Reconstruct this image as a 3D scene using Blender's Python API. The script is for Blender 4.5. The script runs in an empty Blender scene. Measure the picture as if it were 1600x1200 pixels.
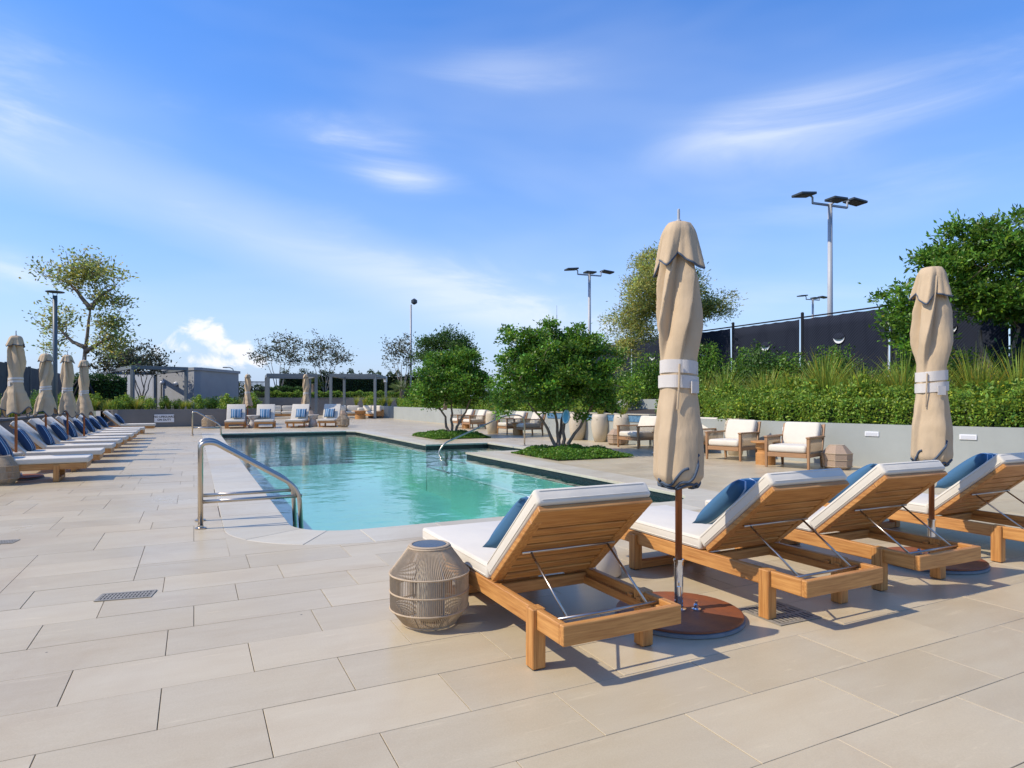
import bpy, bmesh, math, random
import numpy as np
from mathutils import Vector, Matrix
R = math.radians
SC = bpy.context.scene
COL = SC.collection

# ------------------------------------------------------------------ camera
EYE, FPX, HOR = 1.3, 1000.0, 625.0          # eye height, focal length and horizon row in 1600x1200 pixels
cam_d = bpy.data.cameras.new('camera'); cam = bpy.data.objects.new('camera', cam_d); COL.objects.link(cam)
cam_d.sensor_width = 36; cam_d.lens = 36 * FPX / 1600
cam_d.shift_y = (HOR - 600) / 1600
cam_d.clip_start = 0.05; cam_d.clip_end = 4000
cam.location = (0, 0, EYE); cam.rotation_euler = (R(90), 0, 0)
SC.camera = cam
# ------------------------------------------------------------------ light
SUN_EL, SUN_DIR = R(46), Vector((0.966, 0.26, 0))     # horizontal travel of the light
sun_d = bpy.data.lights.new('sun', 'SUN'); sun = bpy.data.objects.new('sun', sun_d); COL.objects.link(sun)
sun_d.energy = 2.3; sun_d.angle = R(0.6); sun_d.color = (1, .90, .77)
_d = Vector((SUN_DIR.x*math.cos(SUN_EL), SUN_DIR.y*math.cos(SUN_EL), -math.sin(SUN_EL)))
sun.rotation_euler = _d.to_track_quat('-Z', 'Y').to_euler()
SC.view_settings.view_transform = 'Standard'; SC.view_settings.look = 'None'
SC.view_settings.exposure = 1.0; SC.view_settings.gamma = 1
SC.render.engine = 'CYCLES'
SC.cycles.max_bounces = 8; SC.cycles.transparent_max_bounces = 12; SC.cycles.caustics_reflective = False; SC.cycles.caustics_refractive = False
SC.cycles.use_denoising = True

W = bpy.data.worlds.new('World'); SC.world = W; W.use_nodes = True
nt = W.node_tree; nt.nodes.clear()
def wn(t, **k):
    n = nt.nodes.new(t)
    for a, v in k.items(): setattr(n, a, v)
    return n
def wmath(op, a, b=None, c=None):
    n = wn('ShaderNodeMath', operation=op)
    for i, v in enumerate((a, b, c)):
        if v is None: continue
        if isinstance(v, (int, float)): n.inputs[i].default_value = v
        else: nt.links.new(v, n.inputs[i])
    return n.outputs[0]
def wdot(vec, d):
    n = wn('ShaderNodeVectorMath', operation='DOT_PRODUCT'); nt.links.new(vec, n.inputs[0]); n.inputs[1].default_value = d; return n.outputs['Value']
sky = wn('ShaderNodeTexSky', sky_type='NISHITA'); sky.sun_disc = False
sky.sun_elevation = SUN_EL; sky.sun_rotation = math.atan2(-SUN_DIR.x, -SUN_DIR.y)
sky.air_density = 1.0; sky.dust_density = .5; sky.ozone_density = 3.0
tc = wn('ShaderNodeTexCoord'); nrm = wn('ShaderNodeVectorMath', operation='NORMALIZE'); nt.links.new(tc.outputs['Generated'], nrm.inputs[0])
DIR = nrm.outputs[0]
def wnoise(scale, detail, rough, stretch=(1, 1, 1), rot=0, dist=0.0):
    m = wn('ShaderNodeMapping'); m.inputs['Scale'].default_value = stretch; m.inputs['Rotation'].default_value = (0, rot, 0)
    nt.links.new(DIR, m.inputs['Vector'])
    n = wn('ShaderNodeTexNoise'); n.inputs['Scale'].default_value = scale; n.inputs['Detail'].default_value = detail
    n.inputs['Roughness'].default_value = rough; n.inputs['Distortion'].default_value = dist
    nt.links.new(m.outputs[0], n.inputs['Vector']); return n.outputs['Fac']
def sstep(v, a, b):
    n = wn('ShaderNodeMapRange', interpolation_type='SMOOTHSTEP'); n.inputs['From Min'].default_value = a; n.inputs['From Max'].default_value = b
    nt.links.new(v, n.inputs['Value']); return n.outputs['Result']
wisp = sstep(wnoise(2.6, 6, .58, (1, 1, 4.5), R(14), .8), .40, .78)
soft = sstep(wnoise(1.3, 4, .55, (1, 1, 3), R(18), .3), .42, .75)
def pix_dir(u, v): return Vector(((u-800)/FPX, 1, (HOR-v)/FPX)).normalized()
cloud = wmath('MULTIPLY', soft, .14)
# long cirrus band: a great circle on the sky
nb = pix_dir(0, 205).cross(pix_dir(830, 490)).normalized()
band = wmath('SUBTRACT', 1.0, sstep(wmath('ABSOLUTE', wmath('ADD', wdot(DIR, nb), wmath('MULTIPLY', wmath('SUBTRACT', wisp, .5), .03))), .0, .075))
cloud = wmath('ADD', cloud, wmath('MULTIPLY', wmath('MULTIPLY', band, wmath('ADD', wmath('MULTIPLY', wisp, .6), .35)), .7))
def patch(u, v, w, h, tilt, amt):
    d = pix_dir(u, v); ex = Vector((0, 0, 1)).cross(d).normalized() * -1; ey = d.cross(ex)*1.0
    if ey.z < 0: ey = -ey
    c, s = math.cos(tilt), math.sin(tilt); fx = ex*c + ey*s; fy = ey*c - ex*s
    a = wmath('DIVIDE', wdot(DIR, fx), w/FPX); b = wmath('DIVIDE', wdot(DIR, fy), h/FPX)
    q = wmath('ADD', wmath('MULTIPLY', a, a), wmath('MULTIPLY', b, b))
    g = wmath('MULTIPLY', wmath('EXPONENT', wmath('MULTIPLY', q, -1.0)), wmath('GREATER_THAN', wdot(DIR, d), 0.0))
    return g
for p in ((785, 105, 95, 20, .0, .55), (535, 208, 90, 22, .0, .5), (620, 272, 70, 20, -.05, .5), (1215, 190, 130, 34, .12, .45),
          (1450, 165, 180, 40, .2, .22), (60, 140, 130, 50, -.05, .4), (1480, 270, 240, 36, .12, .16), (30, 430, 90, 22, -.1, .5), (1000, 470, 420, 30, 0, .2)):
    cloud = wmath('ADD', cloud, wmath('MULTIPLY', wmath('MULTIPLY', patch(*p), wmath('ADD', wmath('MULTIPLY', wisp, 1.3), .32)), p[5]*1.1))
cloud = wmath('MINIMUM', cloud, .62)
puff = wnoise(22, 8, .60, (1, 1, 1.3), 0, .4)
cum = None
for p in ((318, 522, 40, 26, 0, 1), (358, 546, 38, 25, 0, .95), (280, 542, 34, 23, 0, .9), (325, 562, 85, 20, 0, .85), (15, 605, 60, 20, 0, .9)):
    g = wmath('MULTIPLY', patch(*p), p[5]); cum = g if cum is None else wmath('MAXIMUM', cum, g)
cum_g = sstep(cum, .04, .3)
cum = sstep(wmath('ADD', cum, wmath('MULTIPLY', wmath('SUBTRACT', puff, .5), 2.6)), .46, 1.0)
hs = wn('ShaderNodeHueSaturation'); hs.inputs['Hue'].default_value = .511; hs.inputs['Saturation'].default_value = 1.42; hs.inputs['Value'].default_value = .84; nt.links.new(sky.outputs[0], hs.inputs['Color'])
sxyz = wn('ShaderNodeSeparateXYZ'); nt.links.new(DIR, sxyz.inputs[0])
hz = wmath('MULTIPLY', wmath('EXPONENT', wmath('MULTIPLY', wmath('ABSOLUTE', sxyz.outputs[2]), -3.4)), .95)      # pale blue air low over the horizon
mh = wn('ShaderNodeMix', data_type='RGBA'); nt.links.new(hz, mh.inputs['Factor']); nt.links.new(hs.outputs[0], mh.inputs[6]); mh.inputs[7].default_value = (1.5, 1.95, 2.95, 1)
mx = wn('ShaderNodeMix', data_type='RGBA'); nt.links.new(cloud, mx.inputs['Factor']); nt.links.new(mh.outputs[2], mx.inputs[6]); mx.inputs[7].default_value = (3.2, 3.4, 3.75, 1)
mx2 = wn('ShaderNodeMix', data_type='RGBA'); nt.links.new(wmath('MULTIPLY', wmath('MULTIPLY', cum, cum_g), .92), mx2.inputs['Factor']); nt.links.new(mx.outputs[2], mx2.inputs[6]); mx2.inputs[7].default_value = (3.55, 3.55, 3.75, 1)
bg = wn('ShaderNodeBackground'); bg.inputs['Strength'].default_value = .15
nt.links.new(mx2.outputs[2], bg.inputs['Color'])
wo = wn('ShaderNodeOutputWorld'); nt.links.new(bg.outputs[0], wo.inputs['Surface'])

# ------------------------------------------------------------------ frames
PHI = math.atan2(497, 1000)                  # the deck's grid is turned by this against the view
CS, SN = math.cos(PHI), math.sin(PHI)
def ab(B, A, z=0.0): return Vector((B*CS - A*SN, B*SN + A*CS, z))      # B across the pool, A along it
def gp(u, v, z=0.0):                          # a pixel of something resting at height z
    Y = (EYE - z)*FPX/(v - HOR); return Vector(((u-800)/FPX*Y, Y, z))
def at(u, v, Y): return Vector(((u-800)/FPX*Y, Y, EYE - (v-HOR)*Y/FPX))
ABM = Matrix.Rotation(PHI, 4, 'Z')

# ------------------------------------------------------------------ materials
MATS = {}
def mat(name, col=(.5, .5, .5), rough=.6, var=.0, vscale=4, stretch=(1, 1, 1), bump=0, bscale=40, bstretch=None, metal=0, col2=None, spec=.5,
        translucent=0, attr=None, coord='Object', sheen=0, fine=0):
    if name in MATS: return MATS[name]
    m = bpy.data.materials.new(name); m.use_nodes = True; t = m.node_tree; t.nodes.clear(); L = t.links.new
    out = t.nodes.new('ShaderNodeOutputMaterial'); b = t.nodes.new('ShaderNodeBsdfPrincipled')
    b.inputs['Roughness'].default_value = rough; b.inputs['Metallic'].default_value = metal; b.inputs['Specular IOR Level'].default_value = spec
    if sheen: b.inputs['Sheen Weight'].default_value = sheen
    c1 = (*col, 1); c2 = (*(col2 if col2 else tuple(max(0, x*(1-var)) for x in col)), 1)
    tcn = t.nodes.new('ShaderNodeTexCoord'); mp = t.nodes.new('ShaderNodeMapping'); mp.inputs['Scale'].default_value = stretch
    if coord == 'World':
        g = t.nodes.new('ShaderNodeNewGeometry'); L(g.outputs['Position'], mp.inputs['Vector'])
    else: L(tcn.outputs[coord], mp.inputs['Vector'])
    cur = None
    if var or col2:
        n = t.nodes.new('ShaderNodeTexNoise'); n.inputs['Scale'].default_value = vscale; n.inputs['Detail'].default_value = 6; n.inputs['Roughness'].default_value = .6
        L(mp.outputs[0], n.inputs['Vector'])
        r = t.nodes.new('ShaderNodeMapRange'); r.inputs['From Min'].default_value = .3; r.inputs['From Max'].default_value = .7; L(n.outputs['Fac'], r.inputs['Value'])
        x = t.nodes.new('ShaderNodeMix'); x.data_type = 'RGBA'; x.inputs[6].default_value = c1; x.inputs[7].default_value = c2
        L(r.outputs[0], x.inputs['Factor']); cur = x.outputs[2]
        ro = t.nodes.new('ShaderNodeMapRange'); ro.inputs['To Min'].default_value = rough*.85; ro.inputs['To Max'].default_value = min(1, rough*1.2); L(n.outputs['Fac'], ro.inputs['Value']); L(ro.outputs[0], b.inputs['Roughness'])
    if attr:
        a = t.nodes.new('ShaderNodeAttribute'); a.attribute_name = attr
        x = t.nodes.new('ShaderNodeMix'); x.data_type = 'RGBA'; x.blend_type = 'MULTIPLY'; x.inputs['Factor'].default_value = 1
        if cur: L(cur, x.inputs[6])
        else: x.inputs[6].default_value = c1
        L(a.outputs['Color'], x.inputs[7]); cur = x.outputs[2]
    if cur: L(cur, b.inputs['Base Color'])
    else: b.inputs['Base Color'].default_value = c1
    if bump:
        mp2 = t.nodes.new('ShaderNodeMapping'); mp2.inputs['Scale'].default_value = bstretch or stretch; L(mp.inputs['Vector'].links[0].from_socket, mp2.inputs['Vector'])
        n2 = t.nodes.new('ShaderNodeTexNoise'); n2.inputs['Scale'].default_value = bscale; n2.inputs['Detail'].default_value = 4; L(mp2.outputs[0], n2.inputs['Vector'])
        bp = t.nodes.new('ShaderNodeBump'); bp.inputs['Strength'].default_value = bump; bp.inputs['Distance'].default_value = .01; L(n2.outputs['Fac'], bp.inputs['Height']); L(bp.outputs[0], b.inputs['Normal'])
    sh = b.outputs[0]
    if translucent:
        tr = t.nodes.new('ShaderNodeBsdfTranslucent')
        if cur: L(cur, tr.inputs['Color'])
        else: tr.inputs['Color'].default_value = c1
        ms = t.nodes.new('ShaderNodeMixShader'); ms.inputs[0].default_value = translucent; L(sh, ms.inputs[1]); L(tr.outputs[0], ms.inputs[2]); sh = ms.outputs[0]
    L(sh, out.inputs['Surface']); MATS[name] = m; return m

WOOD = dict(rough=.5, vscale=3, bump=.12, bscale=6)
teak = {k: mat('teak_'+k, (.62, .31, .09), col2=(.34, .13, .028), stretch=s, **WOOD) for k, s in (('x', (1.2, 22, 22)), ('y', (22, 1.2, 22)), ('z', (22, 22, 1.2)))}
greyteak = {k: mat('weathered_teak_'+k, (.40, .225, .105), col2=(.29, .15, .065), stretch=s, **WOOD) for k, s in (('x', (1.2, 22, 22)), ('y', (22, 1.2, 22)), ('z', (22, 22, 1.2)))}
polewood = mat('pole_wood', (.36, .125, .04), col2=(.25, .075, .02), stretch=(20, 20, 1), **WOOD)
cushion = mat('cushion_fabric', (.675, .615, .495), rough=.9, var=.07, vscale=4, bump=.8, bscale=5, bstretch=(1, 1, 1), sheen=.2, spec=.2)
canvas = mat('canopy_canvas', (.60, .455, .285), rough=.85, var=.12, vscale=5, bump=.9, bscale=7, bstretch=(2.2, 2.2, .8), spec=.2, translucent=.08)
trim = mat('slate_trim', (.075, .10, .135), rough=.8, spec=.2)
strapm = mat('strap_webbing', (.62, .58, .52), rough=.85, var=.08, bump=.2, bscale=200, spec=.2)
steel = mat('brushed_steel', (.56, .49, .40), rough=.28, metal=1, var=.08, vscale=8)
chrome = mat('chrome', (.7, .7, .7), rough=.12, metal=1)
rust = mat('rusted_plate', (.30, .085, .022), col2=(.16, .055, .025), rough=.5, vscale=7, bump=.1, bscale=60)
greymetal = mat('grey_rim', (.22, .24, .25), rough=.6, var=.3, vscale=12)
darkpanel = mat('solar_panel', (.018, .02, .035), rough=.18)
rattan = mat('lantern_cord', (.52, .40, .26), rough=.75, var=.2, vscale=30, spec=.3)
rattan_in = mat('lantern_liner', (.46, .36, .24), rough=.8, var=.15, vscale=15)
basket = mat('woven_basket', (.44, .32, .22), rough=.8, var=.3, vscale=60, stretch=(1, 1, 4), bump=.5, bscale=120, spec=.3)
cordm = mat('chair_cord', (.42, .32, .20), rough=.8, var=.2, vscale=40)
tablewood = mat('table_wood', (.52, .27, .09), col2=(.40, .18, .05), rough=.5, stretch=(3, 3, 14), vscale=3)
cream = mat('cream_glaze', (.56, .48, .35), rough=.5, var=.1, vscale=5, bump=.1, bscale=90)
creamstone = mat('cream_stone', (.56, .50, .41), rough=.7, var=.12, vscale=9)
soil = mat('soil', (.055, .04, .028), rough=.95, var=.4, vscale=12, bump=.6, bscale=30)
plaster = mat('grey_plaster', (.35, .37, .335), rough=.85, var=.10, vscale=1.3, bump=.08, bscale=60, coord='World')
plaster_d = mat('dark_grey_plaster', (.20, .19, .17), rough=.85, var=.14, vscale=1.1, bump=.08, bscale=60, coord='World')
plaster_b = mat('building_plaster', (.32, .33, .33), rough=.85, var=.1, vscale=.8, coord='World')
pergola_m = mat('pergola_aluminium', (.17, .19, .19), rough=.45, var=.08, vscale=3)
polegrey = mat('pole_grey', (.42, .43, .43), rough=.45, var=.1, vscale=3)
poledark = mat('pole_slate', (.10, .125, .135), rough=.45, var=.1, vscale=3)
black = mat('black_metal', (.012, .013, .016), rough=.6, spec=.25)
lamphead = mat('lamp_head', (.045, .055, .06), rough=.4)
whitepaint = mat('white_paint', (.75, .75, .73), rough=.5)
bark = mat('grey_bark', (.30, .225, .16), col2=(.17, .12, .08), rough=.9, vscale=6, stretch=(4, 4, 1), bump=.6, bscale=25)
bark_pale = mat('pale_bark', (.42, .36, .29), col2=(.25, .2, .15), rough=.85, vscale=6, stretch=(3, 3, 1), bump=.4, bscale=25)
def leafmat(name, col, rough=.5, tr=.25): return mat(name, col, rough=rough, attr='tint', translucent=tr, spec=.35)
lf_dark = leafmat('leaf_dark', (.065, .135, .024), .42); lf_mid = leafmat('leaf_mid', (.135, .265, .03), .42, .36); lf_lime = leafmat('leaf_lime', (.22, .34, .045), .5, .35)
lf_olive = leafmat('leaf_olive', (.40, .42, .11), .6, .45); lf_grass = leafmat('leaf_grass', (.30, .37, .06), .5, .38); lf_hedge = leafmat('leaf_hedge', (.215, .335, .042), .45, .36)
lf_far = leafmat('leaf_far', (.05, .085, .022), .5); lf_myrtle = leafmat('leaf_myrtle', (.105, .115, .06), .6)
hedgecore = mat('hedge_inner_shade', (.02, .032, .01), rough=1, var=.4, vscale=9)

# the stone of the deck: grain, faint veins, worn gloss
def stone_mat(name, c1, c2, rough, scale):
    m = bpy.data.materials.new(name); m.use_nodes = True; t = m.node_tree; t.nodes.clear(); L = t.links.new
    N = t.nodes.new; out = N('ShaderNodeOutputMaterial'); b = N('ShaderNodeBsdfPrincipled'); g = N('ShaderNodeNewGeometry')
    rot = N('ShaderNodeMapping'); rot.inputs['Rotation'].default_value = (0, 0, -PHI); L(g.outputs['Position'], rot.inputs['Vector'])
    at_ = N('ShaderNodeAttribute'); at_.attribute_name = 'tint'
    off = N('ShaderNodeVectorMath'); off.operation = 'SCALE'; off.inputs['Scale'].default_value = 37.0; L(at_.outputs['Color'], off.inputs[0])
    add = N('ShaderNodeVectorMath'); L(rot.outputs[0], add.inputs[0]); L(off.outputs[0], add.inputs[1])
    def noise(sc, det, ro, st):
        mp = N('ShaderNodeMapping'); mp.inputs['Scale'].default_value = st; L(add.outputs[0], mp.inputs['Vector'])
        n = N('ShaderNodeTexNoise'); n.inputs['Scale'].default_value = sc; n.inputs['Detail'].default_value = det; n.inputs['Roughness'].default_value = ro; L(mp.outputs[0], n.inputs['Vector']); return n.outputs['Fac']
    def rng(v, a, b2, c, d):
        r = N('ShaderNodeMapRange'); r.inputs[1].default_value = a; r.inputs[2].default_value = b2; r.inputs[3].default_value = c; r.inputs[4].default_value = d; L(v, r.inputs[0]); return r.outputs[0]
    cloudy = noise(2.2*scale, 6, .62, (1, 3.5, 1)); grain = noise(170, 3, .7, (1, 1, 1)); vein = noise(5*scale, 8, .7, (.6, 4, 1))
    x = N('ShaderNodeMix'); x.data_type = 'RGBA'; x.inputs[6].default_value = (*c1, 1); x.inputs[7].default_value = (*c2, 1); L(rng(cloudy, .3, .7, 0, 1), x.inputs['Factor'])
    y = N('ShaderNodeMix'); y.data_type = 'RGBA'; y.blend_type = 'MULTIPLY'; y.inputs['Factor'].default_value = 1; L(x.outputs[2], y.inputs[6])
    tv = N('ShaderNodeMath'); tv.operation = 'MULTIPLY'; L(rng(grain, .3, .7, .93, 1.06), tv.inputs[0])
    sep = N('ShaderNodeSeparateColor'); L(at_.outputs['Color'], sep.inputs[0]); L(rng(sep.outputs[0], 0, 1, .925, 1.055), tv.inputs[1])
    L(tv.outputs[0], y.inputs[7])
    z = N('ShaderNodeMix'); z.data_type = 'RGBA'; z.inputs[7].default_value = (min(1, c1[0]*1.25), min(1, c1[1]*1.25), min(1, c1[2]*1.25), 1); L(rng(vein, .60, .72, 0, .55), z.inputs['Factor']); L(y.outputs[2], z.inputs[6])
    # dirt of its own: dark specks and dull drips
    spk = N('ShaderNodeTexVoronoi'); spk.inputs['Scale'].default_value = 2.3; L(rot.outputs[0], spk.inputs['Vector'])
    w = N('ShaderNodeMix'); w.data_type = 'RGBA'; w.inputs[7].default_value = (.05, .04, .03, 1); L(rng(spk.outputs['Distance'], .011, .020, .85, 0), w.inputs['Factor']); L(z.outputs[2], w.inputs[6])
    st = N('ShaderNodeTexNoise'); st.inputs['Scale'].default_value = .55; st.inputs['Detail'].default_value = 7; st.inputs['Roughness'].default_value = .65; st.inputs['Distortion'].default_value = .8; L(rot.outputs[0], st.inputs['Vector'])
    ww = N('ShaderNodeMix'); ww.data_type = 'RGBA'; ww.blend_type = 'MULTIPLY'; ww.inputs[7].default_value = (.86, .80, .74, 1); L(rng(st.outputs['Fac'], .50, .68, 0, .75), ww.inputs['Factor']); L(w.outputs[2], ww.inputs[6])
    L(ww.outputs[2], b.inputs['Base Color'])
    big = N('ShaderNodeTexNoise'); big.inputs['Scale'].default_value = .9; big.inputs['Detail'].default_value = 5; L(rot.outputs[0], big.inputs['Vector'])
    L(rng(big.outputs['Fac'], .3, .7, rough*.8, rough*1.35), b.inputs['Roughness'])
    b.inputs['Specular IOR Level'].default_value = .38
    bp = N('ShaderNodeBump'); bp.inputs['Strength'].default_value = .08; bp.inputs['Distance'].default_value = .004; L(grain, bp.inputs['Height']); L(bp.outputs[0], b.inputs['Normal'])
    L(b.outputs[0], out.inputs['Surface']); return m
tile_m = stone_mat('deck_stone', (.53, .445, .29), (.49, .40, .252), .34, 1)
coping_m = stone_mat('coping_stone', (.56, .51, .385), (.51, .455, .335), .4, .8)
grout_m = mat('grout', (.19, .15, .115), rough=.95, var=.2, vscale=3, coord='World')
earth_m = mat('earth', (.12, .13, .055), rough=1, var=.4, vscale=.3, coord='World')

def pillow_mat(nm='striped_pillow', navy=(.014, .042, .095, 1), mid=(.045, .14, .235, 1)):
    m = bpy.data.materials.new(nm); m.use_nodes = True; t = m.node_tree; L = t.links.new; b = t.nodes['Principled BSDF']; b.inputs['Roughness'].default_value = .9
    tcn = t.nodes.new('ShaderNodeTexCoord'); s = t.nodes.new('ShaderNodeSeparateXYZ'); L(tcn.outputs['Object'], s.inputs[0])
    r = t.nodes.new('ShaderNodeMapRange'); r.inputs[1].default_value = -.25; r.inputs[2].default_value = .25; L(s.outputs['X'], r.inputs[0])
    cr = t.nodes.new('ShaderNodeValToRGB'); cr.color_ramp.interpolation = 'CONSTANT'; e = cr.color_ramp.elements
    wh = (.62, .66, .70, 1)
    stops = [(0, navy), (.16, wh), (.19, mid), (.33, mid), (.35, wh), (.38, navy), (.62, wh), (.65, mid), (.80, mid), (.82, wh), (.85, navy)]
    e[0].position = 0; e[0].color = navy; e[1].position = .16; e[1].color = wh
    for p, c in stops[2:]:
        q = e.new(p); q.color = c
    n = t.nodes.new('ShaderNodeTexNoise'); n.inputs['Scale'].default_value = 200; L(tcn.outputs['Object'], n.inputs['Vector'])
    bp = t.nodes.new('ShaderNodeBump'); bp.inputs['Strength'].default_value = .25; bp.inputs['Distance'].default_value = .004; L(n.outputs['Fac'], bp.inputs['Height']); L(bp.outputs[0], b.inputs['Normal'])
    L(r.outputs[0], cr.inputs[0]); L(cr.outputs[0], b.inputs['Base Color']); return m
pillow_m = pillow_mat(); pillow_f = pillow_mat('faded_striped_pillow', (.045, .13, .23, 1), (.075, .20, .32, 1))
def water_mat():
    m = bpy.data.materials.new('pool_water'); m.use_nodes = True; t = m.node_tree; t.nodes.clear(); L = t.links.new; N = t.nodes.new
    out = N('ShaderNodeOutputMaterial'); tr = N('ShaderNodeBsdfTransparent'); tr.inputs['Color'].default_value = (.50, .86, .86, 1)
    gl = N('ShaderNodeBsdfGlossy'); gl.inputs['Roughness'].default_value = .03; gl.inputs['Color'].default_value = (1, 1, 1, 1)
    fr = N('ShaderNodeFresnel'); fr.inputs['IOR'].default_value = 1.33
    g = N('ShaderNodeNewGeometry'); mp = N('ShaderNodeMapping'); mp.inputs['Rotation'].default_value = (0, 0, -PHI*.3); mp.inputs['Scale'].default_value = (1, 1, 1); L(g.outputs['Position'], mp.inputs['Vector'])
    n1 = N('ShaderNodeTexNoise'); n1.inputs['Scale'].default_value = 1.7; n1.inputs['Detail'].default_value = 3; L(mp.outputs[0], n1.inputs['Vector'])
    n2 = N('ShaderNodeTexNoise'); n2.inputs['Scale'].default_value = 9; n2.inputs['Detail'].default_value = 3; L(mp.outputs[0], n2.inputs['Vector'])
    ad = N('ShaderNodeMath'); ad.operation = 'MULTIPLY_ADD'; ad.inputs[1].default_value = .12; L(n2.outputs['Fac'], ad.inputs[0]); L(n1.outputs['Fac'], ad.inputs[2])
    bp = N('ShaderNodeBump'); bp.inputs['Strength'].default_value = .11; bp.inputs['Distance'].default_value = .12; L(ad.outputs[0], bp.inputs['Height'])
    L(bp.outputs[0], gl.inputs['Normal']); L(bp.outputs[0], fr.inputs['Normal'])
    mx = N('ShaderNodeMixShader'); L(fr.outputs[0], mx.inputs[0]); L(tr.outputs[0], mx.inputs[1]); L(gl.outputs[0], mx.inputs[2]); L(mx.outputs[0], out.inputs['Surface']); return m
water_m = water_mat()
pool_m = mat('pool_plaster', (.46, .68, .62), rough=.8, var=.10, vscale=1.2, coord='World')
poolstep_m = mat('pool_step_plaster', (.55, .68, .62), rough=.8, var=.08, vscale=2, coord='World')
wline_m = mat('waterline_tile', (.018, .028, .026), rough=.25, var=.4, vscale=30, coord='World')
bluetile_m = mat('blue_mosaic', (.03, .10, .20), col2=(.16, .30, .42), rough=.2, vscale=14, coord='World')
def mesh_screen():
    m = bpy.data.materials.new('windscreen_mesh'); m.use_nodes = True; t = m.node_tree; L = t.links.new; b = t.nodes['Principled BSDF']; b.inputs['Roughness'].default_value = .85; b.inputs['Specular IOR Level'].default_value = .15
    tcn = t.nodes.new('ShaderNodeTexCoord'); w = t.nodes.new('ShaderNodeTexWave'); w.wave_type = 'BANDS'; w.bands_direction = 'DIAGONAL'; w.inputs['Scale'].default_value = 7; w.inputs['Distortion'].default_value = 0; L(tcn.outputs['Object'], w.inputs['Vector'])
    mp = t.nodes.new('ShaderNodeMapping'); mp.inputs['Scale'].default_value = (-1, 1, 1); L(tcn.outputs['Object'], mp.inputs['Vector'])
    w2 = t.nodes.new('ShaderNodeTexWave'); w2.bands_direction = 'DIAGONAL'; w2.inputs['Scale'].default_value = 7; L(mp.outputs[0], w2.inputs['Vector'])
    mxm = t.nodes.new('ShaderNodeMath'); mxm.operation = 'MAXIMUM'; L(w.outputs['Fac'], mxm.inputs[0]); L(w2.outputs['Fac'], mxm.inputs[1])
    cr = t.nodes.new('ShaderNodeMapRange'); cr.inputs[1].default_value = .82; cr.inputs[2].default_value = 1; L(mxm.outputs[0], cr.inputs[0])
    x = t.nodes.new('ShaderNodeMix'); x.data_type = 'RGBA'; x.inputs[6].default_value = (.010, .013, .023, 1); x.inputs[7].default_value = (.030, .036, .052, 1); L(cr.outputs[0], x.inputs['Factor']); L(x.outputs[2], b.inputs['Base Color']); return m
screen_m = mesh_screen()

# ------------------------------------------------------------------ mesh helpers
CHILD = {}
def adopt(o, p):
    o.parent = p; CHILD.setdefault(p.name, []).append(o)
class MB:
    def __init__(s): s.v = []; s.f = []
    def add(s, vs, fs):
        k = len(s.v); s.v += [tuple(v) for v in vs]; s.f += [tuple(i+k for i in f) for f in fs]; return s
    def box(s, x0, x1, y0, y1, z0, z1, M=None):
        vs = [Vector(p) for p in ((x0,y0,z0),(x1,y0,z0),(x1,y1,z0),(x0,y1,z0),(x0,y0,z1),(x1,y0,z1),(x1,y1,z1),(x0,y1,z1))]
        if M: vs = [M @ v for v in vs]
        return s.add(vs, [(0,3,2,1),(4,5,6,7),(0,1,5,4),(1,2,6,5),(2,3,7,6),(3,0,4,7)])
    def tube(s, pts, r, n=8, cap=True):
        pts = [Vector(p) for p in pts]; rs = r if isinstance(r, (list, tuple)) else [r]*len(pts)
        k = len(s.v); up = None
        for i, p in enumerate(pts):
            d = (pts[min(i+1, len(pts)-1)] - pts[max(i-1, 0)]).normalized()
            if up is None: up = d.orthogonal().normalized()
            up = (up - d*up.dot(d)); up = up.normalized() if up.length > 1e-6 else d.orthogonal().normalized()
            w = d.cross(up)
            for j in range(n):
                a = 2*math.pi*j/n; s.v.append(tuple(p + (up*math.cos(a) + w*math.sin(a))*rs[i]))
        for i in range(len(pts)-1):
            for j in range(n):
                s.f.append((k+i*n+j, k+i*n+(j+1) % n, k+(i+1)*n+(j+1) % n, k+(i+1)*n+j))
        if cap:
            s.f.append(tuple(k+j for j in reversed(range(n)))); s.f.append(tuple(k+(len(pts)-1)*n+j for j in range(n)))
        return s
    def lathe(s, prof, n=32, c=(0, 0, 0)):
        k = len(s.v)
        for r, z in prof:
            for j in range(n):
                a = 2*math.pi*j/n; s.v.append((c[0]+r*math.cos(a), c[1]+r*math.sin(a), c[2]+z))
        for i in range(len(prof)-1):
            for j in range(n): s.f.append((k+i*n+j, k+i*n+(j+1) % n, k+(i+1)*n+(j+1) % n, k+(i+1)*n+j))
        s.f.append(tuple(k+j for j in reversed(range(n)))); s.f.append(tuple(k+(len(prof)-1)*n+j for j in range(n)))
        return s
    def prism(s, poly, z0, z1):
        n = len(poly); vs = [(x, y, z0) for x, y in poly] + [(x, y, z1) for x, y in poly]
        return s.add(vs, [tuple(reversed(range(n))), tuple(range(n, 2*n))] + [(i, (i+1) % n, n+(i+1) % n, n+i) for i in range(n)])
    def grid(s, P, closed=True):                 # P[i][j]; closed in j
        k = len(s.v); m, n = len(P), len(P[0])
        for row in P: s.v += [tuple(p) for p in row]
        for i in range(m-1):
            for j in range(n if closed else n-1): s.f.append((k+i*n+j, k+i*n+(j+1) % n, k+(i+1)*n+(j+1) % n, k+(i+1)*n+j))
        return s
def tag(o, label=None, cat=None, group=None, kind=None):
    for k, v in (('label', label), ('category', cat), ('group', group), ('kind', kind)):
        if v: o[k] = v
    return o
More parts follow.
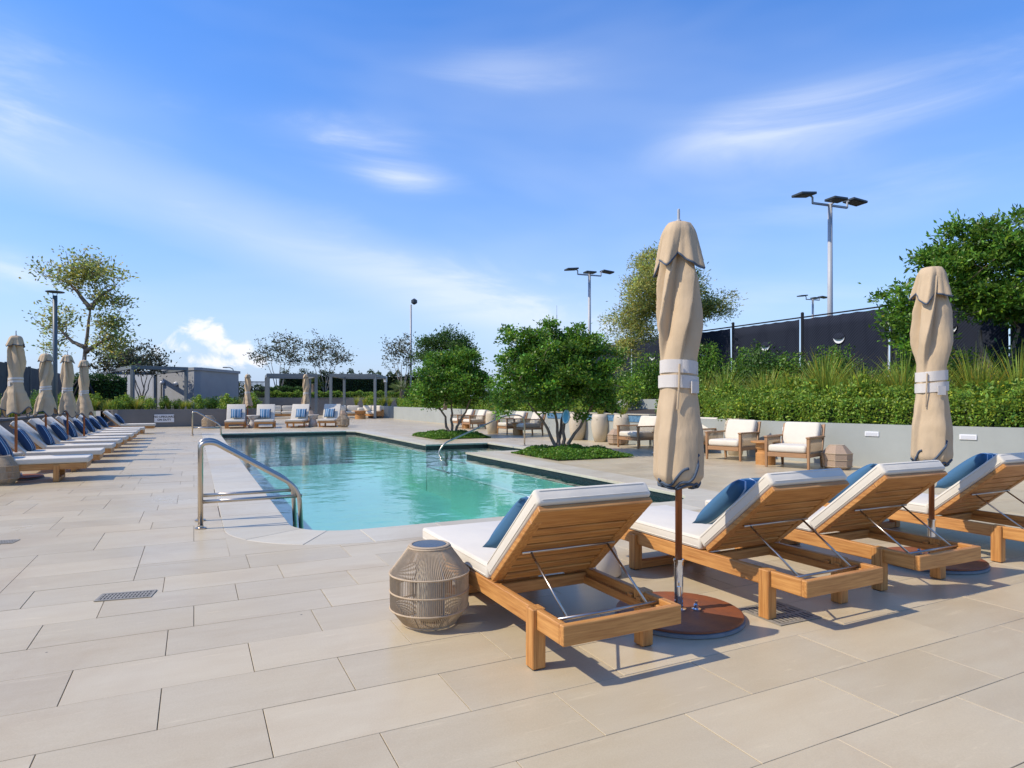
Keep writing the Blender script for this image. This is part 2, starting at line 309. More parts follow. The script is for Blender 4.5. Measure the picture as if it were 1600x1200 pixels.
def part(name, mb, m, parent=None, bev=0, seg=1, smooth=False, M=None):
    me = bpy.data.meshes.new(name)
    me.from_pydata([tuple(M @ Vector(v)) for v in mb.v] if M else mb.v, [], mb.f); me.validate()
    if bev:
        bm = bmesh.new(); bm.from_mesh(me); bmesh.ops.bevel(bm, geom=bm.edges[:], offset=bev, segments=seg, affect='EDGES', profile=.5, clamp_overlap=True); bm.to_mesh(me); bm.free()
    if smooth:
        me.polygons.foreach_set('use_smooth', [True]*len(me.polygons)); 
    me.materials.append(m); o = bpy.data.objects.new(name, me); COL.objects.link(o)
    if parent: adopt(o, parent)
    return o
def thing(name, label, cat, loc=(0, 0, 0), rotz=0, group=None):
    o = bpy.data.objects.new(name, None); COL.objects.link(o); o.empty_display_size = .1
    o.location = loc; o.rotation_euler = (0, 0, rotz); return tag(o, label, cat, group)
def dup(o, loc=None, rotz=None, label=None, group=None, scale=None, parent=None):
    c = o.copy(); COL.objects.link(c)
    if parent: adopt(c, parent)
    if loc is not None: c.location = loc
    if rotz is not None: c.rotation_euler = (0, 0, rotz)
    if label: c['label'] = label
    if group: c['group'] = group
    if scale: c.scale = scale
    for ch in KIDS(o): dup(ch, parent=c)
    return c
def KIDS(o): return CHILD.get(o.name, [])
def structure(o): return tag(o, kind='structure')
ORD = ['nearest', 'second', 'third', 'fourth', 'fifth', 'sixth', 'seventh', 'eighth', 'ninth', 'last']

# leaves: many small bent quads in one mesh, tinted leaf by leaf
def leaf_mesh(name, P, size, rng, m, parent, up=.35, aspect=.5, tint=(.6, 1.35), D=None, tips=None, ctint=None):
    n = len(P); P = np.asarray(P, float)
    d = rng.normal(size=(n, 3)) if D is None else np.asarray(D, float) + rng.normal(size=(n, 3))*.45
    d /= np.linalg.norm(d, axis=1)[:, None] + 1e-9
    nn = rng.normal(size=(n, 3)); nn[:, 2] += up*2; nn -= d*(nn*d).sum(1)[:, None]; nn /= np.linalg.norm(nn, axis=1)[:, None] + 1e-9
    w = np.cross(d, nn); s = (size*rng.uniform(.6, 1.35, n))[:, None]
    v = np.empty((n, 4, 3)); v[:, 0] = P - d*s*.5; v[:, 1] = P + w*s*aspect*.5 + nn*s*.10; v[:, 2] = P + d*s*.5 - nn*s*.06; v[:, 3] = P - w*s*aspect*.5 + nn*s*.10
    me = bpy.data.meshes.new(name); me.vertices.add(n*4); me.vertices.foreach_set('co', v.ravel())
    me.loops.add(n*4); me.loops.foreach_set('vertex_index', np.arange(n*4, dtype=np.int32))
    me.polygons.add(n); me.polygons.foreach_set('loop_start', np.arange(0, n*4, 4, dtype=np.int32))
    me.update(calc_edges=True)
    b = rng.uniform(*tint, n)*(1 if ctint is None else ctint); hue = rng.normal(0, .10, n)
    c = np.ones((n, 4)); c[:, 0] = b*(1+hue*1.6); c[:, 1] = b; c[:, 2] = b*(1-hue*.5)
    if tips is not None:
        k = rng.random(n) < tips; c[k, 0] *= 2.0; c[k, 1] *= 1.5
    ca = me.color_attributes.new('tint', 'FLOAT_COLOR', 'POINT'); ca.data.foreach_set('color', np.repeat(np.clip(c, .1, 3), 4, axis=0).ravel())
    me.materials.append(m); o = bpy.data.objects.new(name, me); COL.objects.link(o)
    if parent: adopt(o, parent)
    return o
def ell_points(rng, n, c, r, shell=.5):
    d = rng.normal(size=(n, 3)); d /= np.linalg.norm(d, axis=1)[:, None]
    rad = rng.random(n)**(shell/1.5) if shell < 1.5 else rng.random(n)**.33
    return np.array(c) + d*rad[:, None]*np.array(r)
def make_tree(name, label, loc, stems, lobes, ncl, nleaf, lsize, m, seed, bk=bark, clr=.28, r0=.06, rtip=.008, cat='tree', group=None, tint=(.55, 1.4), aspect=.5, up=.35, shell=.45, tips=None, bend=.15, minstem=.35, sprig=.12):
    rng = np.random.default_rng(seed); rd = random.Random(seed)
    t = thing(name, label, cat, loc, 0, group)
    mb = MB(); nodes = []
    for st in stems:                                  # st: list of points, first on the ground
        pts = []; 
        for i in range(len(st)-1):
            a, b = Vector(st[i]), Vector(st[i+1])
            for k in range(4): pts.append(a.lerp(b, k/4) + Vector((rd.gauss(0, .02), rd.gauss(0, .02), 0))*(1 if i+k else 0))
        pts.append(Vector(st[-1])); n = len(pts)
        rr = [r0*(1-.65*i/(n-1)) for i in range(n)]
        rr[0] *= 1.25
        mb.tube(pts, rr, 8)
        for i in range(int(n*minstem), n): nodes.append((pts[i], rr[i]))
    w = np.array([l[1][0]*l[1][1]*l[1][2] for l in lobes]); w = w/w.sum()
    cl = []
    for l, q in zip(lobes, w): cl.append(ell_points(rng, max(2, int(ncl*q)), l[0], l[1], shell))
    cl = np.concatenate(cl)
    if sprig:
        cc = np.array([l[0] for l in lobes]).mean(0); ks = rng.random(len(cl)) < sprig; cl[ks] = cc + (cl[ks]-cc)*rng.uniform(1.1, 1.28, (ks.sum(), 1))
    base = Vector(nodes[0][0]); cl = cl[np.argsort(((cl - np.array(base))**2).sum(1))]
    NP = [np.array(p) for p, _ in nodes]; NR = [r for _, r in nodes]
    for c in cl:
        A = np.array(NP); dd = ((A - c)**2).sum(1) + np.where(A[:, 2] > c[2]-.05, .6*(A[:, 2]-c[2]+.05)**2 + .15, 0)
        i = int(dd.argmin()); p = Vector(NP[i]); q = Vector(c); L = (q-p).length
        mid = p.lerp(q, .5) + Vector((rd.gauss(0, bend), rd.gauss(0, bend), -abs(rd.gauss(0, bend*.6))))*L
        ra = max(rtip, NR[i]*.62); pts = [p, p.lerp(mid, .6).lerp(mid, .4), mid.lerp(q, .35), q]
        mb.tube(pts, [ra, ra*.8, ra*.6, max(rtip*.6, ra*.4)], 5, cap=False)
        for f, s in ((2, .6), (3, .45)): NP.append(np.array(pts[f])); NR.append(max(rtip, ra*s))
    part('trunk', mb, bk, t, smooth=True)
    k = max(1, nleaf//len(cl)); off = rng.normal(size=(len(cl)*k, 3))*clr*np.array((1, 1, .62))
    P = np.repeat(cl, k, axis=0) + off
    leaf_mesh('crown', P, lsize, rng, m, t, up=up, aspect=aspect, tint=tint, D=off/np.linalg.norm(off, axis=1)[:, None] + np.array((0, 0, .3)), tips=tips, ctint=np.repeat(np.clip(rng.normal(1, .20, len(cl)), .5, 1.6), k))
    return t

# ------------------------------------------------------------------ ground, deck, pool
PB0, PB1, PA0, PA1 = .87, 6.07, 6.42, 27.2      # pool edges
LB1, LA0, LA1 = 8.05, 14.75, 17.85              # the stepped entry bay
CW = .6
BED2 = (6.95, 8.95, 11.75, 14.05); BED1 = (7.1, 9.1, 19.9, 22.5)
HOLES = [(PB0-CW, PB1+CW, PA0-CW, PA1+CW), (PB1, LB1+.35, LA0-.35, LA1+.35), BED1, BED2]
def subtract(rects, h):
    out = []
    for (b0, b1, a0, a1) in rects:
        if h[0] >= b1 or h[1] <= b0 or h[2] >= a1 or h[3] <= a0: out.append((b0, b1, a0, a1)); continue
        if h[2] > a0: out.append((b0, b1, a0, h[2]))
        if h[3] < a1: out.append((b0, b1, h[3], a1))
        c0, c1 = max(a0, h[2]), min(a1, h[3])
        if h[0] > b0: out.append((b0, h[0], c0, c1))
        if h[1] < b1: out.append((h[1], b1, c0, c1))
    return out
RR = .62
hole_base = [(PB0-.3, PB1+.3, PA0-.3, PA1+.3), (PB1, LB1+.2, LA0-.2, LA1+.2)]
rects = [(-14, 22, -14, 62)]
for h in hole_base: rects = subtract(rects, h)
mb = MB()
for b0, b1, a0, a1 in rects: mb.add([(b0, a0, -.008), (b1, a0, -.008), (b1, a1, -.008), (b0, a1, -.008)], [(0, 1, 2, 3)])
deck = structure(part('pool_deck', mb, grout_m, M=ABM)); tag(deck, 'pale stone paved pool deck with thin grout joints')
mb = MB(); far = subtract([(-1500, 1500, -1500, 2500)], (-14, 22, -14, 62))
for b0, b1, a0, a1 in far: mb.add([(b0, a0, -.02), (b1, a0, -.02), (b1, a1, -.02), (b0, a1, -.02)], [(0, 1, 2, 3)])
structure(part('ground', mb, earth_m, M=ABM))

TW, TL, GAP = .41, .78, .0034
rt = random.Random(3)
tiles = []
for i in range(-8, 136):
    a0 = 2.88 + (i-7)*TW; a1 = a0 + TW
    if a1 < .2: continue
    off = [0, .39, .20, .59, .39, 0, .26][rt.randrange(7)] if i > 9 else (.65 if i % 2 else .26)
    bmin, bmax = (-4.4, 13.2) if a0 < 36 else (2.0, 13.2)
    b = bmin - rt.random()*0 - ((bmin - off) % TL)
    while b < bmax:
        rs = [(b, b+TL, a0, a1)]
        for h in HOLES: rs = subtract(rs, h)
        for r in rs:
            if r[1]-r[0] > .03 and r[3]-r[2] > .03: tiles.append(r)
        b += TL
def in_view(r):
    p = ab((r[0]+r[1])/2, (r[2]+r[3])/2)
    return p.y > 1.6 and abs(p.x/p.y) < .86 and p.y < 60
def tile_mb(w, l, z=0.0):
    x, y = w/2-GAP/2, l/2-GAP/2; c = .0013
    return MB().add([(-x, -y, z-.02), (x, -y, z-.02), (x, y, z-.02), (-x, y, z-.02), (-x, -y, z-c), (x, -y, z-c), (x, y, z-c), (-x, y, z-c), (-x+c, -y+c, z), (x-c, -y+c, z), (x-c, y-c, z), (-x+c, y-c, z)],
        [(0, 1, 5, 4), (1, 2, 6, 5), (2, 3, 7, 6), (3, 0, 4, 7), (4, 5, 9, 8), (5, 6, 10, 9), (6, 7, 11, 10), (7, 4, 8, 11), (8, 9, 10, 11)])
def set_tint(me, vals):
    ca = me.color_attributes.new('tint', 'FLOAT_COLOR', 'POINT'); ca.data.foreach_set('color', np.asarray(vals, float).ravel())
vis = sorted([r for r in tiles if in_view(r)], key=lambda r: ab((r[0]+r[1])/2, (r[2]+r[3])/2).length)
near = set(vis[:300]); cache = {}
for n_, r in enumerate(vis[:300]):
    w, l = round(r[1]-r[0], 3), round(r[3]-r[2], 3); key = (w, l, n_ % 9)
    if key not in cache:
        me = bpy.data.meshes.new('tile'); q = tile_mb(w, l); me.from_pydata(q.v, [], q.f); me.materials.append(tile_m)
        k = rt.random(); set_tint(me, [(k, rt.random(), rt.random(), 1)]*len(q.v) if False else np.tile((k, (n_ % 9)*.37 % 1, k*.61, 1), (len(q.v), 1))); cache[key] = me
    o = bpy.data.objects.new('tile', cache[key]); COL.objects.link(o); o.parent = deck
    p = ab((r[0]+r[1])/2, (r[2]+r[3])/2); o.location = (p.x, p.y, rt.uniform(-.0012, .0008)); o.rotation_euler = (rt.gauss(0, .0006), rt.gauss(0, .0006), PHI)
mb = MB(); tv = []
for r in tiles:
    if r in near: continue
    q = tile_mb(r[1]-r[0], r[3]-r[2], rt.uniform(-.001, .001)); cx, cy = (r[0]+r[1])/2, (r[2]+r[3])/2
    mb.add([(x+cx, y+cy, z) for x, y, z in q.v], q.f); k = rt.random(); tv += [(k, rt.random(), rt.random(), 1)]*len(q.v)
o = part('far_tiles', mb, tile_m, deck, M=ABM); set_tint(o.data, tv); o['kind'] = 'stuff'

# pool basin: outline with rounded corners and the entry bay
def arc(cx, cy, r, a0, a1, n=10): return [(cx+r*math.cos(R(a0+(a1-a0)*i/n)), cy+r*math.sin(R(a0+(a1-a0)*i/n))) for i in range(n+1)]
outline = arc(PB0+RR, PA0+RR, RR, 180, 270) + arc(PB1-RR, PA0+RR, RR, 270, 360) + [(PB1, LA0), (LB1, LA0), (LB1, LA1), (PB1, LA1)] + [(PB1, PA1-.35), (PB1-.35, PA1), (PB0, PA1)]
def wallstrip(poly, z0, z1):
    q = MB(); n = len(poly); q.add([(x, y, z1) for x, y in poly] + [(x, y, z0) for x, y in poly], [(i, (i+1) % n, n+(i+1) % n, n+i) for i in range(n)]); return q
basin = structure(part('pool_basin', wallstrip(outline, -1.35, -.24).add([(x, y, -1.35) for x, y in outline], [tuple(range(len(outline)))]), pool_m, M=ABM))
part('waterline_band', wallstrip(outline, -.24, -.035), wline_m, basin, M=ABM)
for k, (b0, b1) in enumerate(((7.30, 8.03), (6.70, 7.30), (6.09, 6.70))):
    part('entry_step', MB().box(b0, b1, LA0-.01, LA1+.01, -1.36, -.25-.20*k), poolstep_m, basin, M=ABM)
    part('step_edge', MB().box(b0-.004, b0+.05, LA0+.0, LA1-.0, -.26-.20*k, -.247-.20*k), wline_m, basin, M=ABM)
part('bench', MB().box(PB1-.45, PB1-.01, PA0+.9, LA0-.1, -1.36, -.5), pool_m, basin, M=ABM)
part('bench_edge', MB().box(PB1-.47, PB1-.40, PA0+.88, LA0-.08, -.502, -.49), mat('bench_trim', (.75, .78, .70), rough=.6), basin, M=ABM)
water = structure(part('water', MB().add([(x, y, -.115) for x, y in outline], [tuple(range(len(outline)))]), water_m, M=ABM))
# coping stones
stones = []
def coping_piece(poly): 
    o = part('coping_stone', MB().prism(poly, -.045, .001), coping_m, basin, bev=.004, M=ABM)
    k = rt.random(); set_tint(o.data, np.tile((k, rt.random(), rt.random(), 1), (len(o.data.vertices), 1)))
g2, ov = .002, .025
def run(axis, s0, s1, lo, hi, step=.8):
    n = max(1, round((s1-s0)/step)); d = (s1-s0)/n
    for i in range(n):
        u0, u1 = s0+i*d+g2, s0+(i+1)*d-g2
        coping_piece([(u0, lo), (u1, lo), (u1, hi), (u0, hi)] if axis == 'B' else [(lo, u0), (hi, u0), (hi, u1), (lo, u1)])
run('A', PA0+RR, PA1+CW, PB0-CW, PB0+ov); run('B', PB0+RR, PB1-RR, PA0-CW, PA0+ov); run('B', PB0+ov, PB1-.35, PA1-ov, PA1+CW)
run('A', PA0+RR, LA0-.35, PB1-ov, PB1+CW); run('A', LA1+.35, PA1-.35, PB1-ov, PB1+CW)
coping_piece([(PB1-.35+g2, PA1+CW), (PB1-.35+g2, PA1-ov), (PB1-ov, PA1-.35+g2), (PB1+CW, PA1-.35+g2), (PB1+CW, PA1+CW)])
run('B', PB1-ov, LB1+.35, LA0-.35, LA0+ov); run('B', PB1-ov, LB1+.35, LA1-ov, LA1+.35); run('A', LA0+ov, LA1-ov, LB1-ov, LB1+.35)
for (cx, cy, s) in ((PB0+RR, PA0+RR, 180), (PB1-RR, PA0+RR, 270)):
    for k in range(3):
        a, b = s+30*k+.15, s+30*(k+1)-.15
        coping_piece(arc(cx, cy, RR-ov, a, b, 5) + arc(cx, cy, RR+CW, b, a, 8))
    qx, qy = (PB0-CW, PA0-CW) if s == 180 else (PB1+CW, PA0-CW)
    o = part('tile', MB().prism([(qx, qy)] + arc(cx, cy, RR+CW+.004, s, s+90, 14)[::-1], -.03, 0), tile_m, deck, M=ABM); set_tint(o.data, np.tile((.5, .3, .7, 1), (len(o.data.vertices), 1)))

# ------------------------------------------------------------------ planter walls
def wall_line(name, pts, h, th, m, label, cat='wall', z0=0.0, side=1):
    """a wall along points (world xy); thickness to the given side"""
    P = [Vector((p[0], p[1])) for p in pts]; n = len(P); Q = []
    for i in range(n):
        d = (P[min(i+1, n-1)] - P[max(i-1, 0)]).normalized(); Q.append(P[i] + Vector((-d.y, d.x))*th*side)
    q = MB(); q.add([(p.x, p.y, z0) for p in P] + [(p.x, p.y, h) for p in Q[:0]] + [(p.x, p.y, h) for p in P] + [(p.x, p.y, h) for p in Q] + [(p.x, p.y, z0) for p in Q],
        [(i, i+1, n+i+1, n+i) for i in range(n-1)] + [(n+i, n+i+1, 2*n+i+1, 2*n+i) for i in range(n-1)] + [(2*n+i, 2*n+i+1, 3*n+i+1, 3*n+i) for i in range(n-1)] + [(0, n, 2*n, 3*n), (n-1, 4*n-1, 3*n-1, 2*n-1)])
    return tag(part(name, q, m), label, cat)
def smooth_line(pts, k=8):
    out = []; n = len(pts)
    for i in range(n-1):
        p = [Vector(pts[max(0, min(n-1, j))]) for j in (i-1, i, i+1, i+2)]
        for s in range(k):
            t = s/k; out.append(.5*((2*p[1]) + (p[2]-p[0])*t + (2*p[0]-5*p[1]+4*p[2]-p[3])*t*t + (3*p[1]-p[0]-3*p[2]+p[3])*t**3))
    return out + [Vector(pts[-1])]
K = 1.3/1.5
right_AB = [(b*K, a*K) for a, b in ((50, 14.3), (40, 14.45), (32, 14.2), (23, 14.05), (17.5, 13.55), (14, 13.3), (11.5, 13.25), (9.5, 13.45), (6.7, 14.35), (3, 16.6), (0, 19.5))]
right_line = smooth_line([ab(*p).xy for p in right_AB])
WH = .83
wall_right = wall_line('planter_wall', right_line, WH, .2, plaster, 'long pale grey curved planter wall behind the armchairs on the right')
def wall_pt(u):                              # point of the right wall seen at column u
    best = min(range(len(right_line)), key=lambda i: abs(800 + FPX*right_line[i].x/right_line[i].y - u) + (0 if right_line[i].y > 3 else 1e4))
    i = min(max(best, 1), len(right_line)-2); d = (right_line[i+1]-right_line[i-1]).normalized(); return right_line[best], d
for u, v in ((1235, 671), (1365, 678), (1525, 683)):
    p, d = wall_pt(u); ang = math.atan2(d.y, d.x); z = at(u, v, p.y).z; M = Matrix.Translation((p.x, p.y, z)) @ Matrix.Rotation(ang, 4, 'Z')
    lp = part('wall_light', MB().box(-.125, .125, -.018, .05, -.045, .045), whitepaint, wall_right, bev=.004, M=M)
    part('lens', MB().box(-.105, .105, -.021, -.016, -.028, .028), mat('light_lens', (.55, .56, .56), rough=.4), lp, M=M)
# soil terrain behind the right wall rising to the tennis fence
FB = 17.8
q = MB(); rows = []
for i, p in enumerate(right_line):
    d = (right_line[min(i+1, len(right_line)-1)] - right_line[max(i-1, 0)]).normalized(); nrm_ = Vector((-d.y, d.x)); row = []
    for k, (o_, z) in enumerate(((.1, WH-.06), (1.2, WH+.02), (2.8, 1.0), (5.0, 1.15), (11, 1.25), (40, 1.3))): row.append((p.x+nrm_.x*o_, p.y+nrm_.y*o_, z))
    rows.append(row)
q.grid(rows, closed=False)
structure(part('planting_bed', q, soil))
# left wall, sign wall, back walls
left_line = [ab(-4.25, a).xy for a in (0, 10, 20, 30, 35)] 
wall_line('planter_wall', left_line[::1], WH, .2, plaster_d, 'straight grey planter wall behind the left row of loungers')
sign_line = [ab(b, 35.1).xy for b in (-3.0, -1, 1, 2.4)] 
arcp = [ab(2.4 + .5*math.sin(R(t)), 35.6 - .5*math.cos(R(t))).xy for t in (15, 35, 55, 75, 90)]
arcl = [ab(-3.0 - .8*math.sin(R(t)), 35.9 - .8*math.cos(R(t))).xy for t in (90, 70, 50, 30, 15)]
sign_line = arcl + sign_line + arcp + [ab(2.9, 40).xy, ab(2.9, 47).xy]
wall_sign = wall_line('planter_wall', sign_line, WH+.02, .2, plaster_d, 'dark grey planter wall carrying the lifeguard notice')
q = MB(); q.add([ab(-4.2, -2, .78), ab(-4.2, 60, .78), ab(-40, 60, .8), ab(-40, -2, .8)], [(0, 1, 2, 3)]); q.add([ab(-4.2, 35.3, .785), ab(2.8, 35.3, .785), ab(2.8, 60, .785), ab(-4.2, 60, .785)], [(0, 1, 2, 3)])
structure(part('planting_bed', q, soil))
# back wall behind the pergolas and a round-ended island planter
wall_line('planter_wall', [at(305, 0, 52).xy, at(420, 0, 53).xy, at(500, 0, 54).xy, at(640, 0, 55).xy], 1.5, .3, plaster_d, 'high dark grey planter wall behind the pergolas')
q = MB().add([(*at(305, 0, 52.2).xy, 1.45), (*at(640, 0, 55.2).xy, 1.45), (*at(700, 0, 75).xy, 1.45), (*at(250, 0, 75).xy, 1.45)], [(0, 1, 2, 3)]); structure(part('planting_bed', q, soil))
c0 = at(604, 0, 47.5)
isl = [(c0.x+1.35*math.cos(R(a)), c0.y+1.35*math.sin(R(a))) for a in range(130, 345, 12)] + [(c0.x+3.2, c0.y+1.0)]
wi = wall_line('planter_wall', [Vector((isl[0][0]+4, isl[0][1]+3))] + [Vector(p) for p in isl], WH+.03, .15, plaster, 'short round-ended pale planter wall left of the armchairs')
part('soil', MB().prism([(x+(c0.x-x)*.05, y+(c0.y-y)*.05) for x, y in isl] + [(isl[0][0]+4, isl[0][1]+3)], .5, WH-.03), soil, wi)

# ------------------------------------------------------------------ sun loungers
LW, LLEN, LT = .34, 1.94, .29
HINGE = .76
def make_lounger(name, tilt, label, blen=.72, wide=1.0):
    t = thing(name, label, 'sun lounger'); w = LW*wide; X = teak['x']; Yw = teak['y']; Z = teak['z']; b = .004
    for s in (-1, 1):
        part('side_rail', MB().box(min(s*w, s*(w-.038)), max(s*w, s*(w-.038)), .036, LLEN-.036, .195, LT), Yw, t, b)
        xl0, xl1 = sorted((s*(w+.022), s*(w-.05)))
        part('leg', MB().box(xl0, xl1, .245, .32, .004, LT+.003), Z, t, b)
        part('leg', MB().box(xl0, xl1, 1.50, 1.575, .004, LT-.02), Z, t, b)
        xa, xb = sorted((s*(w-.038), s*(w-.062)))
        lg = MB().box(xa, xb, .06, .80, .20, .245)
        for k in range(4): lg.box(xa, xb, .10+k*.075, .135+k*.075, .2452, .262)
        part('notched_ledger', lg, Yw, t, .002)
    for s in (-1, 1):
        for yy in (.2825, 1.5375): part('foot_pad', MB().box(s*w*.985-.022, s*w*.985+.022, yy-.028, yy+.028, 0, .005), black, t)
    part('end_rail', MB().box(-w, w, 0, .0355, .195, LT), X, t, b); part('end_rail', MB().box(-w, w, LLEN-.0355, LLEN, .195, LT), X, t, b)
    part('floor_runner', MB().box(-w+.05, w-.05, 1.505, 1.57, .004, .06), X, t, b)
    part('cross_rail', MB().box(-w+.04, w-.04, HINGE+.03, HINGE+.075, .20, .265), X, t, b)
    for k in range(9):
        y = HINGE+.10+k*.115; part('seat_slat', MB().box(-w+.04, w-.04, y, y+.09, .268, LT-.002), X, t, .003)
    # backrest built flat then tipped up about the hinge
    M = Matrix.Translation((0, HINGE, LT+.004)) @ Matrix.Rotation(-tilt, 4, 'X') @ Matrix.Rotation(math.pi, 4, 'Z')
    back = bpy.data.objects.new('backrest', None); COL.objects.link(back); back.empty_display_size = .1; adopt(back, t)
    for s in (-1, 1): part('stile', MB().box(*sorted((s*w, s*(w-.062))), 0, blen-.11, 0, .032), teak['y'], back, b, M=M)
    part('top_rail', MB().box(-w, w, blen-.108, blen, 0, .0325), X, back, b, M=M); part('bottom_rail', MB().box(-w+.064, w-.064, .0, .07, 0, .0315), X, back, b, M=M)
    n = 7; g = (blen-.108-.07)/n
    for k in range(n): part('slat', MB().box(-w+.060, w-.060, .07+k*g+.012, .07+(k+1)*g-.006, .006, .026), X, back, .003, M=M)
    # steel prop
    pr = MB(); e = w-.10; top = [M @ Vector((s*e, .34, -.014)) for s in (-1, 1)]; foot = [Vector((s*e*-1*.98, .135, .27)) for s in (-1, 1)]
    pr.tube([M @ Vector((-e-.05, .34, -.014)), M @ Vector((e+.05, .34, -.014))], .008, 8)
    pr.tube([(-w+.05, .135, .27), (w-.05, .135, .27)], .009, 8)
    for i in (0, 1): pr.tube([top[i], foot[i]], .0065, 8)
    part('prop_bar', pr, steel, t, smooth=True)
    # cushions
    def pad(x0, x1, y0, y1, z0, z1, nx=10, ny=14, puff=.012, seed=1):
        rr_ = random.Random(seed); q = MB(); q.box(x0, x1, y0, y1, z0, z1); return q
    sc = part('seat_cushion', pad(-w-.002, w+.002, HINGE+.06, LLEN+.03, LT+.002, LT+.092), cushion, t, .019, 3, smooth=True)
    Mb = M
    bc = part('back_cushion', pad(-w-.002, w+.002, -.015, blen+.02, -.104, -.016), cushion, t, .019, 3, smooth=True, M=Matrix.Translation((0, HINGE, LT+.004)) @ Matrix.Rotation(-tilt, 4, 'X') @ Matrix.Rotation(math.pi, 4, 'Z') @ Matrix.Scale(-1, 4, (0, 0, 1)) @ Matrix.Translation((0, 0, -.0)) if False else Mb @ Matrix.Translation((0, 0, .138)))
    def loop(x0, x1, y0, y1, z, M=None):
        c = .03; P = [(x0+c, y0, z), (x1-c, y0, z), (x1-c*.3, y0+c*.3, z), (x1, y0+c, z), (x1, y1-c, z), (x1-c*.3, y1-c*.3, z), (x1-c, y1, z), (x0+c, y1, z), (x0+c*.3, y1-c*.3, z), (x0, y1-c, z), (x0, y0+c, z), (x0+c*.3, y0+c*.3, z), (x0+c, y0, z)]
        return MB().tube([M @ Vector(p) for p in P] if M else P, .0042, 6, False)
    for zz in (LT+.022, LT+.074): part('piping', loop(-w-.001, w+.001, HINGE+.062, LLEN+.029, zz), cushion, sc, smooth=True)
    for zz in (.054, .104): part('piping', loop(-w-.001, w+.001, -.014, blen+.019, zz, Mb), cushion, bc, smooth=True)
    part('tie', MB().tube([(w+.004, HINGE+.03, LT+.03), (w+.012, HINGE+.0, LT-.02), (w+.008, HINGE-.005, LT-.10)], .004, 5), strapm, t)
    return t
def make_pillow(label):
    q = MB(); n = 14; P = []
    def pt(a, b, s):
        x, y = a*.25, b*.25; e = max(0, (1-abs(a)**2.6)*(1-abs(b)**2.6))**.45; pinch = 1-.10*(abs(a)*abs(b))**2*0 - .05*(1-abs(b))*abs(a)**6 
        return (x*(1-.06*(1-b*b)*abs(a)**4), y*(1-.06*(1-a*a)*abs(b)**4), s*.075*e)
    for s in (1, -1):
        g = [[pt(-1+2*i/n, -1+2*j/n, s) for j in range(n+1)] for i in range(n+1)]
        if s < 0: g = g[::-1]
        q.grid(g, closed=False)
    o = part('throw_pillow', q, pillow_m, smooth=True)
    bm = bmesh.new(); bm.from_mesh(o.data); bmesh.ops.remove_doubles(bm, verts=bm.verts[:], dist=.001); bm.to_mesh(o.data); bm.free()
    return tag(o, label, 'pillow')
pillow0 = make_pillow('x'); back_mesh = pillow0.data; pillow_used = [False]
def place_pillow(lounger, tilt, label, group, side=0, s=.30, roll=0, extra=0, turn=0):
    # a pillow sitting on the seat against the back cushion of that lounger
    M = Matrix.Translation(lounger.location) @ Matrix.Rotation(lounger.rotation_euler.z, 4, 'Z') @ Matrix.Diagonal((*lounger.scale, 1))
    d = Vector((0, -math.cos(tilt), math.sin(tilt))); nn = Vector((0, math.sin(tilt), math.cos(tilt)))
    base = Vector((side, HINGE, LT)) + nn*(.138+.075) + d*s
    tl = tilt + extra
    o = pillow0 if not pillow_used[0] else pillow0.copy()
    if pillow_used[0]: COL.objects.link(o)
    pillow_used[0] = True
    L = Matrix.Translation(base) @ Matrix.Rotation(-tl, 4, 'X') @ Matrix.Rotation(math.pi, 4, 'Z') @ Matrix.Rotation(roll, 4, 'Z')
    o.matrix_world = Matrix.Translation((M @ base)) @ Matrix.Rotation(lounger.rotation_euler.z+turn, 4, 'Z') @ Matrix.Rotation(-tl, 4, 'X') @ Matrix.Rotation(math.pi+roll, 4, 'Z')
    tag(o, label, 'pillow', group)
    if 'front' in group or 'far' in group:
        if 'front_mesh' not in bpy.data.meshes: q = pillow0.data.copy(); q.name = 'front_mesh'; q.materials[0] = pillow_f
        o.data = bpy.data.meshes['front_mesh']
    else: o.data = back_mesh
    return o
T1 = R(41)
NEARL = [(1.475, 2.455), (3.05, 2.46), (4.19, 2.52), (5.78, 2.59)]
nl = ['nearest teak sun lounger seen from behind, beside the corded lantern', 'teak sun lounger standing over the square floor drain, second from the lantern',
      'teak sun lounger just left of the second parasol pole, third from the lantern', 'teak sun lounger cut off by the right picture edge']
npil = ['striped blue pillow mostly hidden behind the nearest lounger back', 'striped blue pillow on the second lounger from the lantern, behind the near parasol pole',
        'striped blue pillow on the third lounger from the lantern', 'striped blue pillow on the lounger at the right picture edge']
loung = make_lounger('sun_lounger', T1, nl[0]); loung['group'] = 'front row of sun loungers'
LGS = []
for i, (b, a) in enumerate(NEARL):
    o = loung if i == 0 else dup(loung, label=nl[i])
    o.location = ab(b+LW, a); o.rotation_euler = (0, 0, PHI + (0, .01, -.012, .008)[i]); LGS.append(o)
    place_pillow(o, T1, npil[i], 'pillows on the front row', side=(-.07, -.10, .05, .0)[i], s=(.24, .26, .30, .34)[i], roll=(.1, .05, .2, .1)[i])
